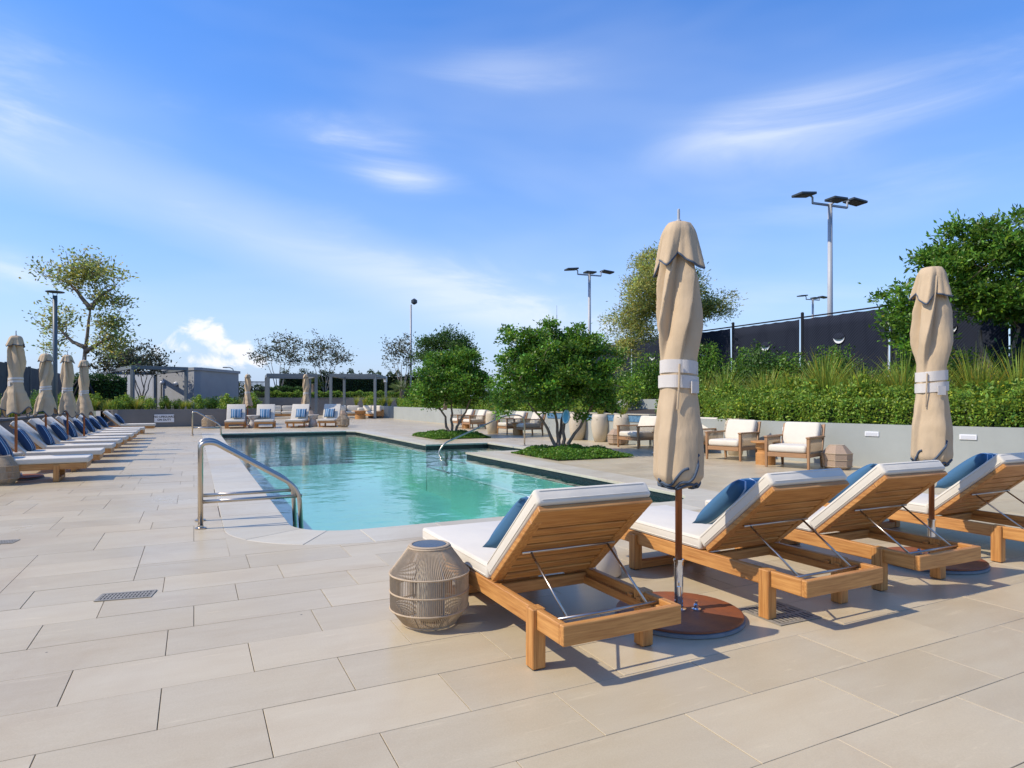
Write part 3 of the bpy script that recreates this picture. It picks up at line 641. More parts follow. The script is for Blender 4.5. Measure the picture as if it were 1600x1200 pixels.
# left row, feet to the pool
LEFT_A = [v*K for v in (14.15, 16.0, 18.0, 19.9, 21.5, 23.2, 25.0, 26.8, 28.5, 32.9)]
rl = random.Random(8)
lname = [('first of the left row, at the left picture edge' if i == 0 else ORD[i]+' of the left row from the camera') for i in range(9)] + ['standing apart at the far end of the left row']
T2 = R(44)
left0 = make_lounger('sun_lounger', T2, 'x')
for i, a in enumerate(LEFT_A):
    o = left0 if i == 0 else dup(left0)
    o['label'] = 'teak lounger, ' + lname[i]; o['group'] = 'left row of sun loungers'
    o.location = ab(-1.54-LLEN + rl.uniform(-.04, .04) + (.12 if i == 9 else 0), a+.33); o.rotation_euler = (0, 0, PHI - math.pi/2 + rl.uniform(-.03, .03))
    place_pillow(o, T2, 'navy striped pillow, lounger ' + lname[i], 'pillows on the left row', side=rl.uniform(-.08, .08), s=.20, extra=R(rl.uniform(4, 22)), roll=R(rl.uniform(-9, 9)) + math.pi*(i % 2))
# far end row, facing the camera
T3 = R(58)
far0 = make_lounger('sun_lounger', T3, 'x', blen=.86, wide=1.18)
fl = ['leftmost of the far four', 'second from left of the far four', 'third from left of the far four', 'rightmost of the far four']
FARL = [(367, 669.3), (413, 669), (462, 668), (512, 667)]
for i, (u, v) in enumerate(FARL):
    o = far0 if i == 0 else dup(far0)
    p = gp(u, v); yaw = (R(20), R(17), R(6), R(4))[i]
    o.rotation_euler = (0, 0, math.pi + yaw); f = Vector((math.sin(yaw), -math.cos(yaw), 0)); o.location = p - f*1.55
    o['label'] = 'cream cushioned teak lounger facing the pool, ' + fl[i]; o['group'] = 'four loungers at the far pool end'
    place_pillow(o, T3, 'blue striped pillow on a facing lounger, ' + fl[i], 'pillows on the far loungers', side=-.02+.03*i*(1 if i % 2 else -1), s=.31, roll=0)

# ------------------------------------------------------------------ parasols
def make_umbrella(label, seed, top=2.36, bottom=.77, style='tucked', group=None, plate=True, fin=True, head=1.0, girth=1.0):
    rd = random.Random(seed); t = thing('closed_parasol', label, 'parasol', group=group)
    if plate:
        bp = part('base_plate', MB().lathe([(.365, .024), (.372, .028), (.372, .036), (.366, .040), (.02, .041)], 56), rust, t, smooth=False)
        part('base_rim', MB().lathe([(.36, 0), (.378, .003), (.378, .020), (.366, .0235)], 56), greymetal, bp)
    for i, (px_, py_) in enumerate(((.03, -.10), (.0, .11))):
        part('anchor_bolt', MB().lathe([(.028, .041), (.028, .05), (.016, .055), (.016, .075), (.009, .08), (.009, .095)], 12, (px_, py_, 0)), chrome, t)
    so = part('socket', MB().lathe([(.045, .041), (.045, .05), (.027, .052), (.027, .33), (.031, .332), (.031, .345), (.022, .346)], 20), chrome, t, smooth=False)
    part('clamp_knob', MB().tube([(-.025, 0, .17), (-.075, -.01, .17)], .007, 8).tube([(-.075, -.01, .145), (-.075, -.01, .20)], .012, 10), chrome, so)
    part('pole', MB().lathe([(.0205, .30), (.0205, top-.02)], 16), polewood, t, smooth=True)
    n, m = 150, 70; k = rd.choice((4, 5)); ph = rd.random()*6; tw = rd.choice((-1, 1))*rd.uniform(1.3, 1.9)
    zb1, zb0 = (top-.83, top-.995) if style == 'tucked' else (top-.53*(top-bottom), top-.53*(top-bottom)-.15)                     # the strap band
    def prof(z):
        if style == 'tucked': pts = [(bottom, .035), (bottom+.012, .105), (bottom+.08, .140), (bottom+.30, .138), (zb0-.15, .122), (zb0, .108), (zb1, .106), (zb1+.25, .116), (top-.36, .105), (top-.22, .085), (top-.10, .075), (top-.02, .05)]
        else: pts = [(bottom, .195), (bottom+.12, .178), (bottom+.28, .148), (zb0-.05, .118), (zb0+.02, .103), (zb1, .103), (zb1+.18, .114), (top-.26, .10), (top-.12, .08), (top-.02, .05)]
        for (z0, r0), (z1, r1) in zip(pts, pts[1:]):
            if z <= z1: s = (z-z0)/(z1-z0); s = max(0, min(1, s)); return r0 + (r1-r0)*(s*s*(3-2*s))
        return pts[-1][1]
    ns = [(rd.uniform(.5, 1), rd.randint(2, 5), rd.uniform(2, 9), rd.random()*6) for _ in range(5)]
    def rad(th, z):
        inb = min(1, 1.5*max(0, 1-abs(z-(zb0+zb1)/2)/.30))
        amp = (.66 if z > zb1 else .48)*(1-inb) + .08*inb
        if style == 'tucked' and z < zb0: amp *= .45 + .25*max(0, min(1, (z-bottom-.3)/.5))
        twist = tw*(top-z)*(1 if z > zb0 else .6) if z > zb0 else tw*(top-zb0) + tw*.35*(zb0-z)
        s = ((th + twist)*k/(2*math.pi) + ph) % 1
        pleat = s/.88 if s < .88 else (1-s)/.12
        wob = sum(a*math.sin(f*th + g*z + p) for a, f, g, p in ns)*.016*(1-.7*inb)
        wob += .012*(1-inb)*math.sin(38*z + 2*th + ph)*max(0, math.sin(3*z+th*1.0))*(.6)
        return prof(z)*girth*(1 + amp*(pleat-.55) + wob*1.6)
    G = []
    for i in range(m+1):
        f = i/m; row = []
        for j in range(n):
            th = 2*math.pi*j/n; z = bottom + (top-.02-bottom)*f
            if style != 'tucked' and i < 14:
                z += (1-i/14)**1.0*(.05*math.sin(3*th+ph) + .045*math.sin(5*th+1) - .02)
            r = rad(th, z if style == 'tucked' else bottom + (top-.02-bottom)*f); row.append((r*math.cos(th), r*math.sin(th), z))
        G.append(row)
    cn = part('canopy', MB().grid(G), canvas, t, smooth=True)
    if style != 'tucked':
        md = cn.modifiers.new('cloth', 'SOLIDIFY'); md.thickness = .006
        hem = [Vector(p) for p in G[0]]; part('hem_trim', MB().tube(hem+[hem[0]], .008, 6, False), trim, cn)
    else:
        for q_ in range(6):
            a0 = q_*1.05 + ph; pts = []
            for i in range(22):
                s = i/21; th = a0 + s*1.6*(1 if q_ % 2 else .8); z = bottom + .012 + .20*s**1.5*(.55+.45*math.sin(q_*2.1)) + .02*math.sin(9*s)
                r = rad(th, z) + .004; pts.append((r*math.cos(th), r*math.sin(th), z))
            part('hem_trim', MB().tube(pts, .0085, 6), trim, cn, smooth=True)
        low = []
        for i in range(61):
            th = 2*math.pi*i/60; z = bottom + .022 + .016*math.sin(4*th+ph); r = rad(th, z)+.004; low.append((r*math.cos(th), r*math.sin(th), z))
        part('hem_trim', MB().tube(low, .009, 6, False), trim, cn, smooth=True)
    # two straps
    for z0, z1, o_ in (((zb0+.088, zb1, .004), (zb0, zb0+.074, .007)) if style == 'tucked' else ((zb0+.08, zb0+.115, .003), (zb0+.03, zb0+.065, .004))):
        a, b, c_, d_ = [], [], [], []
        for j in range(60):
            th = 2*math.pi*j/60; tl = .010*math.sin(th+ph)
            r = max(rad(th, z0), rad(th, z1), rad(th+.05, z1))*.55 + .45*prof((z0+z1)/2)*girth*1.03 + o_ + .003*math.sin(5*th+z0*40)
            for lst, zz in ((a, z0+tl), (b, z1+tl)): lst.append((r*math.cos(th), r*math.sin(th), zz))
            for lst, zz in ((c_, z1+tl), (d_, z0+tl)): lst.append(((r-.012)*math.cos(th), (r-.012)*math.sin(th), zz))
        st = part('strap', MB().grid([a, b, c_, d_, a]), strapm, t, smooth=False)
    th = -1.9 + rd.uniform(-.3, .3); r = (.125 if style == 'tucked' else .112)*girth
    part('strap_end', MB().box(-.030, .030, -.003, .003, zb0-.025, zb0+.045, Matrix.Rotation(th+math.pi/2, 4, 'Z') @ Matrix.Translation((0, -r, 0))), strapm, t)
    part('tie_cord', MB().tube([(r*math.cos(th-.8), r*math.sin(th-.8), zb1-.02), (1.05*r*math.cos(th-.82), 1.05*r*math.sin(th-.82), zb0+.03), (1.0*r*math.cos(th-.9), 1.0*r*math.sin(th-.9), zb0-.12)], .006, 6), canvas, t)
    # vent flap hanging over the top
    kk = 4; p2 = rd.random()*6; G = []; mm = 18; hg = .27 if style == 'tucked' else .17
    lob = [(rd.uniform(.75, 1.2), rd.uniform(.7, 1.2), rd.uniform(.68, .84)) for _ in range(kk)]
    for i in range(mm+1):
        f = i/mm; row = []
        for j in range(150):
            th = 2*math.pi*j/150; x = (th*kk/(2*math.pi) + p2 + .18*f) % kk; q_ = int(x) % kk; s = x - int(x); la, lh, cut_ = lob[q_]
            lobe = (s/cut_)**.9 if s < cut_ else 1 - ((s-cut_)/(1-cut_))**.8; lobe = max(0, lobe)
            r = head*(.026 + .056*min(1, f*4)**.55 + f*(.006 + .066*lobe*la) + .005*f*math.sin(11*th+p2))
            z = top - .016*min(1, f*4)**2 - hg*max(0, f-.10)*(.72 + .36*lobe*lh) + .018*f*math.sin(2*th+p2)
            row.append((r*math.cos(th), r*math.sin(th), z))
        G.append(row)
    cap = MB().grid(G); cap.f.append(tuple(range(149, -1, -1)))
    fl_ = part('vent_flap', cap, canvas, t, smooth=True); md = fl_.modifiers.new('cloth', 'SOLIDIFY'); md.thickness = .004
    part('flap_trim', MB().tube([Vector(p) for p in G[-1]] + [Vector(G[-1][0])], .0065, 6, False), trim, fl_, smooth=True)
    if fin: part('finial', MB().lathe([(.02, top-.005), (.016, top+.02), (.008, top+.025), (.008, top+.085), (.004, top+.09)], 12), polegrey, t)
    return t
u1 = make_umbrella('large closed beige parasol with tucked hem standing beside the nearest lounger', 11, group='parasols of the front row'); u1.location = ab(2.61, 3.0); u1.rotation_euler.z = 1.2
u2 = make_umbrella('closed beige parasol between the third lounger and the right picture edge', 29, group='parasols of the front row', fin=False); u2.location = ab(5.30, 3.1); u2.rotation_euler.z = .3
lu = [('closed beige parasol with flared skirt at the left picture edge', -3.03, 15.1, 525), ('second closed parasol of the left row, left of the slate lamp post', -3.22, 18.95, 553),
      ('third closed parasol of the left row, just right of the slate lamp post', -3.04, 20.7, 555), ('farthest closed parasol of the left row, below the tall sparse tree', -2.88, 22.35, 563)]
for i, (lb, b, a, vt) in enumerate(lu):
    p = ab(b*K, a*K); tz = EYE + (HOR-vt)*p.y/FPX
    o = make_umbrella(lb, 41+i*7, top=tz, bottom=1.12-.06*i, style='flared', group='parasols of the left row', plate=True, girth=.95); o.location = p
for i, (lb, u, Y, vt, vb) in enumerate((('small closed parasol behind the two left facing loungers', 387, 31.8, 585, 634), ('small closed parasol behind the two right facing loungers', 478, 31.8, 585, 636))):
    o = make_umbrella(lb, 71+i*5, top=EYE+(HOR-vt)*Y/FPX, bottom=EYE+(HOR-vb)*Y/FPX, style='flared', group='parasols at the far pool end', girth=1.15, head=1.1); o.location = (at(u, 0, Y).x, Y, 0)

# ------------------------------------------------------------------ lanterns
PROF = [(.125, 0), (.155, .012), (.225, .10), (.228, .30), (.12, .445), (.105, .452)]
def make_lantern(label, group='corded floor lanterns'):
    t = thing('floor_lantern', label, 'lantern', group=group); c = MB(); N = 120
    def rp(z):
        for (r0, z0), (r1, z1) in zip(PROF, PROF[1:]):
            if z <= z1: return r0 + (r1-r0)*(z-z0)/(z1-z0)
        return PROF[-1][0]
    for j in range(N):
        a = 2*math.pi*j/N; c.tube([(r*math.cos(a+.0), r*math.sin(a), z) for r, z in PROF[1:]], .0032, 4, False)
    w = part('cord_weave', c, rattan, t); w['kind'] = 'stuff'
    for z in (.012, .10, .20, .30, .445):
        r = rp(z); part('ring', MB().tube([((r+.002)*math.cos(2*math.pi*j/48), (r+.002)*math.sin(2*math.pi*j/48), z) for j in range(49)], .0055, 6, False), rattan, t, smooth=True)
    for j in range(8):
        a = 2*math.pi*j/8+.2; part('rib', MB().tube([((r-.006)*math.cos(a), (r-.006)*math.sin(a), z) for r, z in PROF[1:5]], .004, 6), greymetal, t)
    part('base', MB().lathe([(.13, 0), (.13, .01), (.02, .012)], 32), rattan_in, t)
    part('inner_shade', MB().lathe([(.06, .02), (.075, .05), (.075, .36), (.06, .43)], 28), mat('frosted_shade', (.55, .50, .40), rough=.6), t, smooth=True)
    rim = part('top_rim', MB().lathe([(.098, .446), (.118, .446), (.12, .456), (.112, .460), (.102, .460), (.098, .452)], 40), rattan_in, t)
    part('solar_panel', MB().lathe([(.097, .44), (.100, .457), (.096, .4595), (.01, .460)], 40), darkpanel, rim)
    return t
lan = make_lantern('corded floor lantern with dark round top beside the nearest lounger'); lan.location = gp(671, 972); lan.rotation_euler.z = .3
o = dup(lan, loc=gp(-8, 759) + Vector((-.02, .15, 0)), label='corded floor lantern cut off at the left picture edge', scale=(1, 1, .97))
dup(lan, loc=gp(347, 669.5) + Vector((-.6, 0, 0)), rotz=.9, label='corded floor lantern left of the four facing loungers', scale=(1.3, 1.3, 1.3))
dup(lan, loc=gp(536, 667.5), rotz=.4, label='corded floor lantern right of the four facing loungers', scale=(1.3, 1.3, 1.3))
def make_basket(label):
    t = thing('basket_lantern', label, 'lantern', group='woven basket lanterns')
    part('weave', MB().lathe([(.20, .0), (.255, .06), (.265, .30), (.15, .44), (.135, .45)], 8), basket, t); 
    for z, r in ((.06, .258), (.18, .263), (.30, .268)): part('ring', MB().tube([(r*math.cos(R(45*j)), r*math.sin(R(45*j)), z) for j in range(9)], .008, 5, False), cordm, t)
    part('lid', MB().lathe([(.13, .448), (.13, .458), (.02, .459)], 20), rattan_in, t); return t
bk_ = make_basket('woven octagonal basket lantern beside the right armchair by the wall'); bk_.location = (6.12, 12.05, 0); bk_.rotation_euler.z = .2
dup(bk_, loc=(1.62, 23.2, 0), label='woven basket lantern right of the armchairs behind the pool rail', scale=(1.25, 1.25, 1.1))
dup(bk_, loc=(3.05, 17.6+1.0, 0), label='woven basket lantern left of the armchair behind the near planting square', scale=(1.1, 1.1, 1.0))

# ------------------------------------------------------------------ armchairs, tables, pots
def make_chair(label):
    t = thing('armchair', label, 'armchair', group='rope armchairs'); X, Yw, Z = greyteak['x'], greyteak['y'], greyteak['z']; b = .005
    for s in (-1, 1):
        part('leg', MB().add([(s*.345+dx, -.345+dy, z) for z, g in ((0, .018), (.56, .026)) for dx, dy in ((-g, -g), (g, -g), (g, g), (-g, g))], [(3, 2, 1, 0), (4, 5, 6, 7), (0, 1, 5, 4), (1, 2, 6, 5), (2, 3, 7, 6), (3, 0, 4, 7)]), Z, t, b)
        part('leg', MB().add([(s*.33+dx, y+dy, z) for z, g, y in ((0, .018, .33), (.30, .026, .30), (.80, .02, .44)) for dx, dy in ((-g, -g), (g, -g), (g, g), (-g, g))],
             [(3, 2, 1, 0), (8, 9, 10, 11)] + [(i+k, (i+1) % 4+k, (i+1) % 4+4+k, i+4+k) for k in (0, 4) for i in range(4)]), Z, t, b)
        part('arm', MB().box(s*.345-.035, s*.345+.035, -.385, .36, .56, .59), Yw, t, .01, 2)
        part('side_rail', MB().box(s*.345-.02, s*.345+.02, -.32, .30, .215, .285), Yw, t, b)
        c = MB(); 
        for k in range(17): y = -.29 + k*.034; c.tube([(s*.345, y, .285), (s*.352, y, .43), (s*.345, y, .56)], .0075, 5, False)
        cw = part('cord_side', c, cordm, t); cw['kind'] = 'stuff'
    part('front_rail', MB().box(-.32, .32, -.365, -.325, .205, .285), X, t, b); part('back_rail', MB().box(-.31, .31, .28, .32, .215, .285), X, t, b)
    part('top_rail', MB().box(-.315, .315, .415, .45, .735, .79), X, t, b); part('mid_rail', MB().box(-.315, .315, .345, .375, .47, .51), X, t, b)
    c = MB()
    for k in range(16): x = -.29 + k*.0387; c.tube([(x, .30, .28), (x, .425, .75)], .007, 5, False)
    cw = part('cord_back', c, cordm, t); cw['kind'] = 'stuff'
    part('seat_cushion', MB().box(-.315, .315, -.37, .27, .288, .43), cushion, t, .05, 4, smooth=True)
    part('back_cushion', MB().box(-.30, .30, 0, .15, 0, .47), cushion, t, .055, 4, smooth=True, M=Matrix.Translation((0, .165, .41)) @ Matrix.Rotation(R(-20), 4, 'X'))
    return t
ch = make_chair('x')
CH_ = [((5.50, 12.45), -44, 'rope-sided armchair with white cushions beside the basket lantern on the right'), ((4.86, 14.1), -48, 'rope-sided armchair in front of the cream pot by the right wall'),
       ((3.48, 17.55), -58, 'rope-sided armchair just left of the large near parasol'), ((4.62, 16.0), -58, 'rope-sided armchair almost hidden behind the large near parasol'),
       ((-.02, 24.5), -62, 'left armchair of the pair seen under the right tree'), ((.62, 23.6), -62, 'right armchair of the pair seen under the right tree'),
       ((-2.35, 30.2), -62, 'left armchair of the far pair seen under the left tree'), ((-1.7, 28.9), -62, 'right armchair of the far pair seen under the left tree')]
for i, ((x, y), r, lb) in enumerate(CH_):
    o = ch if i == 0 else dup(ch)
    o.location = (x, y, 0); o.rotation_euler = (0, 0, R(r)); o['label'] = lb; o.scale = (1.14, 1.14, 1.03)
def make_table(label):
    t = thing('side_table', label, 'side table', group='wooden drum side tables')
    part('top', MB().lathe([(.27, .435), (.285, .442), (.285, .462), (.27, .47), (.02, .471)], 40), tablewood, t)
    part('pedestal', MB().lathe([(.19, 0), (.19, .22), (.155, .25), (.155, .29), (.19, .33), (.19, .434)], 32), tablewood, t); return t
tb = make_table('x')
for i, ((x, y), lb) in enumerate((((5.13, 12.95), 'round wooden drum table between the two right armchairs by the wall'), ((3.95, 16.75), 'round wooden drum table left of the near parasol'),
        ((.22, 23.75), 'round wooden drum table between the armchairs under the right tree'), ((-2.1, 29.2), 'round wooden drum table between the far armchairs under the left tree'))):
    o = tb if i == 0 else dup(tb)
    o.location = (x, y, 0); o['label'] = lb
def make_stone_table(label):
    t = thing('stone_side_table', label, 'side table', group='cream stone side tables')
    part('pedestal', MB().lathe([(.15, 0), (.17, .02), (.13, .18), (.10, .24), (.13, .31), (.20, .40)], 28), creamstone, t, smooth=True)
    part('top', MB().lathe([(.20, .40), (.215, .405), (.215, .43), (.20, .436), (.01, .437)], 28), creamstone, t); return t
stt = make_stone_table('x')
for i, (p, lb, s) in enumerate(((ab(2.70, 3.98), 'cream stone side table half hidden behind the nearest lounger', 1), (gp(389, 669)+Vector((0, .5, 0)), 'cream stone side table between the two left facing loungers', 1.35), (gp(486, 667)+Vector((0, .3, 0)), 'cream stone side table between the two right facing loungers', 1.35),
        (ab(-2.75, 13.1), 'cream stone side table glimpsed under the first lounger of the left row', 1))):
    o = stt if i == 0 else dup(stt)
    o.location = p; o['label'] = lb; o.scale = (s, s, s)
POT = [(.17, 0), (.19, .01), (.26, .30), (.285, .52), (.27, .75), (.245, .86), (.225, .865), (.22, .80)]
def make_pot(label):
    t = thing('tall_pot', label, 'plant pot', group='tall cream pots'); part('body', MB().lathe(POT, 36), cream, t, smooth=True); part('soil', MB().lathe([(.22, .79), (.01, .80)], 20), soil, t); return t
pt0 = make_pot('x'); POTS = [((2.14, 20.9), 'tall cream pot nearest the right tree trunk'), ((2.76, 20.0), 'tall cream pot, middle of the three by the spa'), ((3.32, 19.2), 'tall cream pot, rightmost of the three by the spa'),
        ((5.32, 15.15), 'tall cream pot behind the left armchair by the right wall'), ((-.75, 24.9), 'tall cream pot behind the armchairs under the right tree')]
for i, ((x, y), lb) in enumerate(POTS):
    o = pt0 if i == 0 else dup(pt0)
    o.location = (x, y, 0); o['label'] = lb; o.rotation_euler.z = i

# ------------------------------------------------------------------ pool rails, drains, sign
def rail_path(pts, r=.12, n=6):
    pts = [Vector(p) for p in pts]; out = [pts[0]]
    for i in range(1, len(pts)-1):
        a, b, c = pts[i-1], pts[i], pts[i+1]; d0 = (a-b).normalized(); d1 = (c-b).normalized(); k = min(r, (a-b).length*.45, (c-b).length*.45)
        p, q = b+d0*k, b+d1*k
        for s in range(n+1): t = s/n; out.append(p*(1-t)**2 + b*2*t*(1-t) + q*t*t)
    return out + [pts[-1]]
def make_rail(label, loc, scale=1):
    t = thing('pool_handrail', label, 'handrail', loc, PHI, group='paired pool handrails')
    for y in (0, .48):
        part('rail', MB().tube(rail_path([(0, y, 0), (0, y, .86), (.12, y, .87), (.95, y, .36), (1.0, y, -.55)], .16, 8), .024, 14), steel, t, smooth=True)
        part('floor_flange', MB().lathe([(.055, .001), (.055, .012), (.03, .02), (.028, .035)], 24, (0, y, 0)), steel, t)
        part('cross_bar', MB().tube([(.0, y, .27), (.98, y, .27)], .019, 12), steel, t, smooth=True)
    return t
h1 = make_rail('near pair of steel pool handrails at the left pool edge', ab(.07*K, 8.29*K))
dup(h1, loc=ab(-.05, 26.3), label='far pair of steel pool handrails at the far left pool corner')
t = thing('entry_handrail', 'single slender steel handrail at the pool entry steps between the trees', 'handrail', ab(8.45, 16.2), PHI)
part('rail', MB().tube(rail_path([(0, 0, 0), (0, 0, .86), (-.55, 0, .88), (-2.45, 0, .13), (-2.62, 0, -.15), (-2.45, 0, -.6)], .25, 8), .022, 12), steel, t, smooth=True)
part('floor_flange', MB().lathe([(.05, .001), (.05, .012), (.028, .02), (.026, .035)], 20), steel, t)
drainm = mat('drain_bronze', (.40, .355, .27), rough=.5, metal=.25, var=.3, vscale=20)
def make_drain(name, label, loc, w, l, rotz, slots=(14, 3)):
    t = thing(name, label, 'drain', loc, rotz, group='floor drains'); fr = MB()
    fr.box(-w, w, -l, -l+.016, .0015, .005).box(-w, w, l-.016, l, .0015, .005).box(-w, -w+.016, -l+.016, l-.016, .0015, .005).box(w-.016, w, -l+.016, l-.016, .0015, .005)
    part('frame', fr, drainm, t); part('slot_shade', MB().box(-w+.004, w-.004, -l+.004, l-.004, .0012, .0020), black, t)  # flat black sheet paints the shade of a hollow below the grate
    g = MB(); nx, ny = slots; x0, x1, y0, y1 = -w+.019, w-.019, -l+.019, l-.019; dx, dy = (x1-x0)/nx, (y1-y0)/ny
    for j in range(ny+1): g.box(x0, x1, y0+j*dy-dy*.11 if j else y0, min(y1, y0+j*dy+dy*.11), .0024, .0052)
    for i in range(nx+1): g.box(max(x0, x0+i*dx-dx*.29), min(x1, x0+i*dx+dx*.29), y0+.001, y1-.001, .0023, .0050)
    part('grate', g, drainm, t); return t
d1 = make_drain('floor_drain', 'rectangular slotted metal floor drain left of the near handrail feet', (gp(145, 949)+gp(243, 937)+gp(245, 915)+gp(153, 925))/4, .165, .085, PHI*.62)
make_drain('floor_drain', 'square tile-in floor drain under the second lounger leg', gp(1216, 958), .17, .17, PHI-.02, (9, 3))
dup(d1, loc=gp(-8, 848), label='slotted floor drain cut off at the left picture edge')
p = at(261, 653.5, ab(-.9, 35.1).y); sgn = thing('notice_board', 'white notice on the dark wall reading NO LIFEGUARD ON DUTY', 'sign', ab(-1.28, 35.09, p.z), PHI)
part('board', MB().box(-.42, .42, -.03, -.002, -.19, .19), whitepaint, sgn, .004)
for k, (tx, z, s) in enumerate((('NO LIFEGUARD', .075, .128), ('ON DUTY', -.07, .128), ('NO SALVAVIDAS EN SERVICIO', -.14, .03))):
    if k == 2: continue
    cu = bpy.data.curves.new('lettering', 'FONT'); cu.body = tx; cu.size = s; cu.align_x = 'CENTER'; cu.align_y = 'CENTER'; cu.extrude = .001; cu.offset = .0035
    f = bpy.data.objects.new('lettering', cu); COL.objects.link(f); f.rotation_euler = (R(90), 0, 0); f.location = (0, -.034, z); cu.materials.append(black); bpy.context.view_layer.update(); me_ = bpy.data.meshes.new_from_object(f.evaluated_get(bpy.context.evaluated_depsgraph_get())); f2 = bpy.data.objects.new('lettering', me_); COL.objects.link(f2); f2.rotation_euler = f.rotation_euler; f2.location = f.location; bpy.data.objects.remove(f); f2['kind'] = 'stuff'; adopt(f2, sgn)
# ------------------------------------------------------------------ tennis fence and floodlights
FENCE_A = [5.5+3*k for k in range(11)]
fen = thing('windscreen_fence', 'tall black mesh windscreen fence above the right planting', 'fence', ab(FB, 0), PHI)
FT, FZ = 4.0, 1.2
for i, a in enumerate(FENCE_A):
    part('post', MB().tube([(0, a, FZ-.3), (0, a, FT+.12)], .05, 10).lathe([(.056, FT+.12), (.04, FT+.16), (.01, FT+.17)], 10, (0, a, 0)), black, fen)
    if i % 3 == 2: part('post_strap', MB().tube([(-.06, a+.07, FZ), (-.06, a+.07, FT-.05)], .012, 6), whitepaint, fen)
for i in range(len(FENCE_A)-1):
    a0, a1 = FENCE_A[i]+.07, FENCE_A[i+1]-.07; rows = []
    rf = random.Random(i); n = 30
    for k in range(9):
        f = k/8; rows.append([(-.055 + .03*math.sin(3*f+i)*math.sin(j*.5+i), a0+(a1-a0)*j/n, FZ+.1+(FT-.16-FZ)*f - (.018*math.sin(math.pi*((j*6/n) % 1)) if k == 8 else 0)) for j in range(n+1)])
    pn = part('mesh_panel', MB().grid(rows, closed=False), screen_m, fen, smooth=True)
    md = pn.modifiers.new('cloth', 'SOLIDIFY'); md.thickness = .004
    part('top_rail', MB().tube([(0, a0-.07, FT), (0, a1+.07, FT)], .024, 8), black, fen)
    ac, zc, r = (a0+a1)/2 + rf.uniform(-.12, .12), FZ+1.98+rf.uniform(-.05, .05), .19
    # half-moon wind vent: white crescent painted in for sky showing under a dark flap
    cres = [(ac + r*math.cos(R(x)), zc + r*math.sin(R(x))) for x in range(180, 361, 12)]; inner = [(ac + r*math.cos(R(x)), zc + r*.30*math.sin(R(x))) for x in range(360, 179, -12)]
    poly = cres + inner[1:-1]; vs = [(-.098, y, z) for y, z in poly] + [(-.090, y, z) for y, z in poly]; m_ = len(poly)
    q = MB().add(vs, [tuple(range(m_)), tuple(reversed(range(m_, 2*m_)))] + [(j, (j+1) % m_, m_+(j+1) % m_, m_+j) for j in range(m_)]); part('vent_sky_crescent', q, whitepaint, pn)
    fl2 = []
    for k in range(6): fl2.append([(-.09 - .07*math.sin(math.pi*k/5*.5)*math.sin(R(x)), ac + r*math.cos(R(x))*1.0, zc + .14*math.sin(R(x))*(1-k/5) - .06*(k/5)*math.sin(R(x))) for x in range(0, 181, 15)])
    part('vent_flap', MB().grid(fl2, closed=False), screen_m, pn, smooth=True)
def floodlight(label, u, vtop, Y, arm=1.0, size=1.0, twist=0.0):
    p = at(u, vtop, Y); t = thing('floodlight_mast', label, 'floodlight', (p.x, Y, 0), twist, group='court floodlight masts'); H = p.z
    part('mast', MB().tube([(0, 0, -.02), (0, 0, H)], [.13*size, .09*size], 12), polegrey, t, smooth=True)
    part('cross_arm', MB().box(-1.0*arm, 1.0*arm, -.04, .04, H-.12, H-.04), polegrey, t)
    for s in (-1, 1):
        part('bracket', MB().tube([(s*arm, 0, H-.1), (s*arm, 0, H+.16), (s*(arm+.12), 0, H+.22)], .04, 8), polegrey, t)
        M = Matrix.Translation((s*(arm+.45), 0, H+.22)) @ Matrix.Rotation(s*R(6), 4, 'Y')
        hd = part('lamp_head', MB().box(-.40, .40, -.30, .30, -.05, .05), lamphead, t, .02, M=M); part('diffuser', MB().box(-.3, .3, -.22, .22, -.058, -.049), greymetal, hd, M=M)
    M = Matrix.Translation((-.25, -.55, H-.02)); part('lamp_head', MB().box(-.36, .36, -.28, .28, -.05, .05), lamphead, t, .02, M=M); part('bracket', MB().tube([(0, 0, H-.06), (-.1, -.4, H-.02)], .035, 8), polegrey, t)
floodlight('tall grey floodlight mast with three heads rising behind the right fence', 1297, 318, 27, .95, 1, .35)
floodlight('middle floodlight mast left of the large near parasol', 921, 428, 42, .85, 1, .35)
floodlight('small distant floodlight mast left of the tall one', 1270, 467, 60, .8, 1, .35)
def pole(name, label, cat, u, vt, Y, r=.06, m=poledark): 
    p = at(u, vt, Y); t = thing(name, label, cat, (p.x, Y, 0)); part('post', MB().tube([(0, 0, 0), (0, 0, p.z)], r, 12), m, t, smooth=True); return t, p.z
t, z = pole('lamp_post', 'slate grey lamp post with flat disc head behind the left loungers', 'lamp post', 86, 462, 23, .075)
part('lamp_head', MB().lathe([(.03, z+.10), (.28, z+.12), (.30, z+.135), (.28, z+.15), (.05, z+.165)], 32), poledark, t)
for s in (-1, 1): part('head_strut', MB().tube([(s*.05, 0, z-.05), (s*.09, 0, z+.12)], .012, 6), poledark, t)
t, z = pole('camera_mast', 'thin far grey mast with round head left of the left tree', 'mast', 642, 476, 58, .09, polegrey); part('head', MB().lathe([(.05, z), (.28, z+.15), (.28, z+.4), (.06, z+.55)], 12, (.3, 0, 0)), lamphead, t)
t, z = pole('street_lamp', 'distant street lamp with curved arm beyond the picket railing', 'street lamp', 365, 580, 70, .09); part('arm', MB().tube([(0, 0, z), (-.1, 0, z+.25), (-.45, 0, z+.42), (-.8, 0, z+.42)], .05, 8), poledark, t); part('lamp_head', MB().box(-1.15, -.7, -.12, .12, z+.36, z+.46), lamphead, t, .02)
t, z = pole('antenna_mast', 'thin dark antenna mast behind the right tree crown', 'mast', 870, 492, 60, .03)
part('antenna_rod', MB().tube([(0, 0, z), (0, 0, z+.9)], .012, 6), poledark, t)

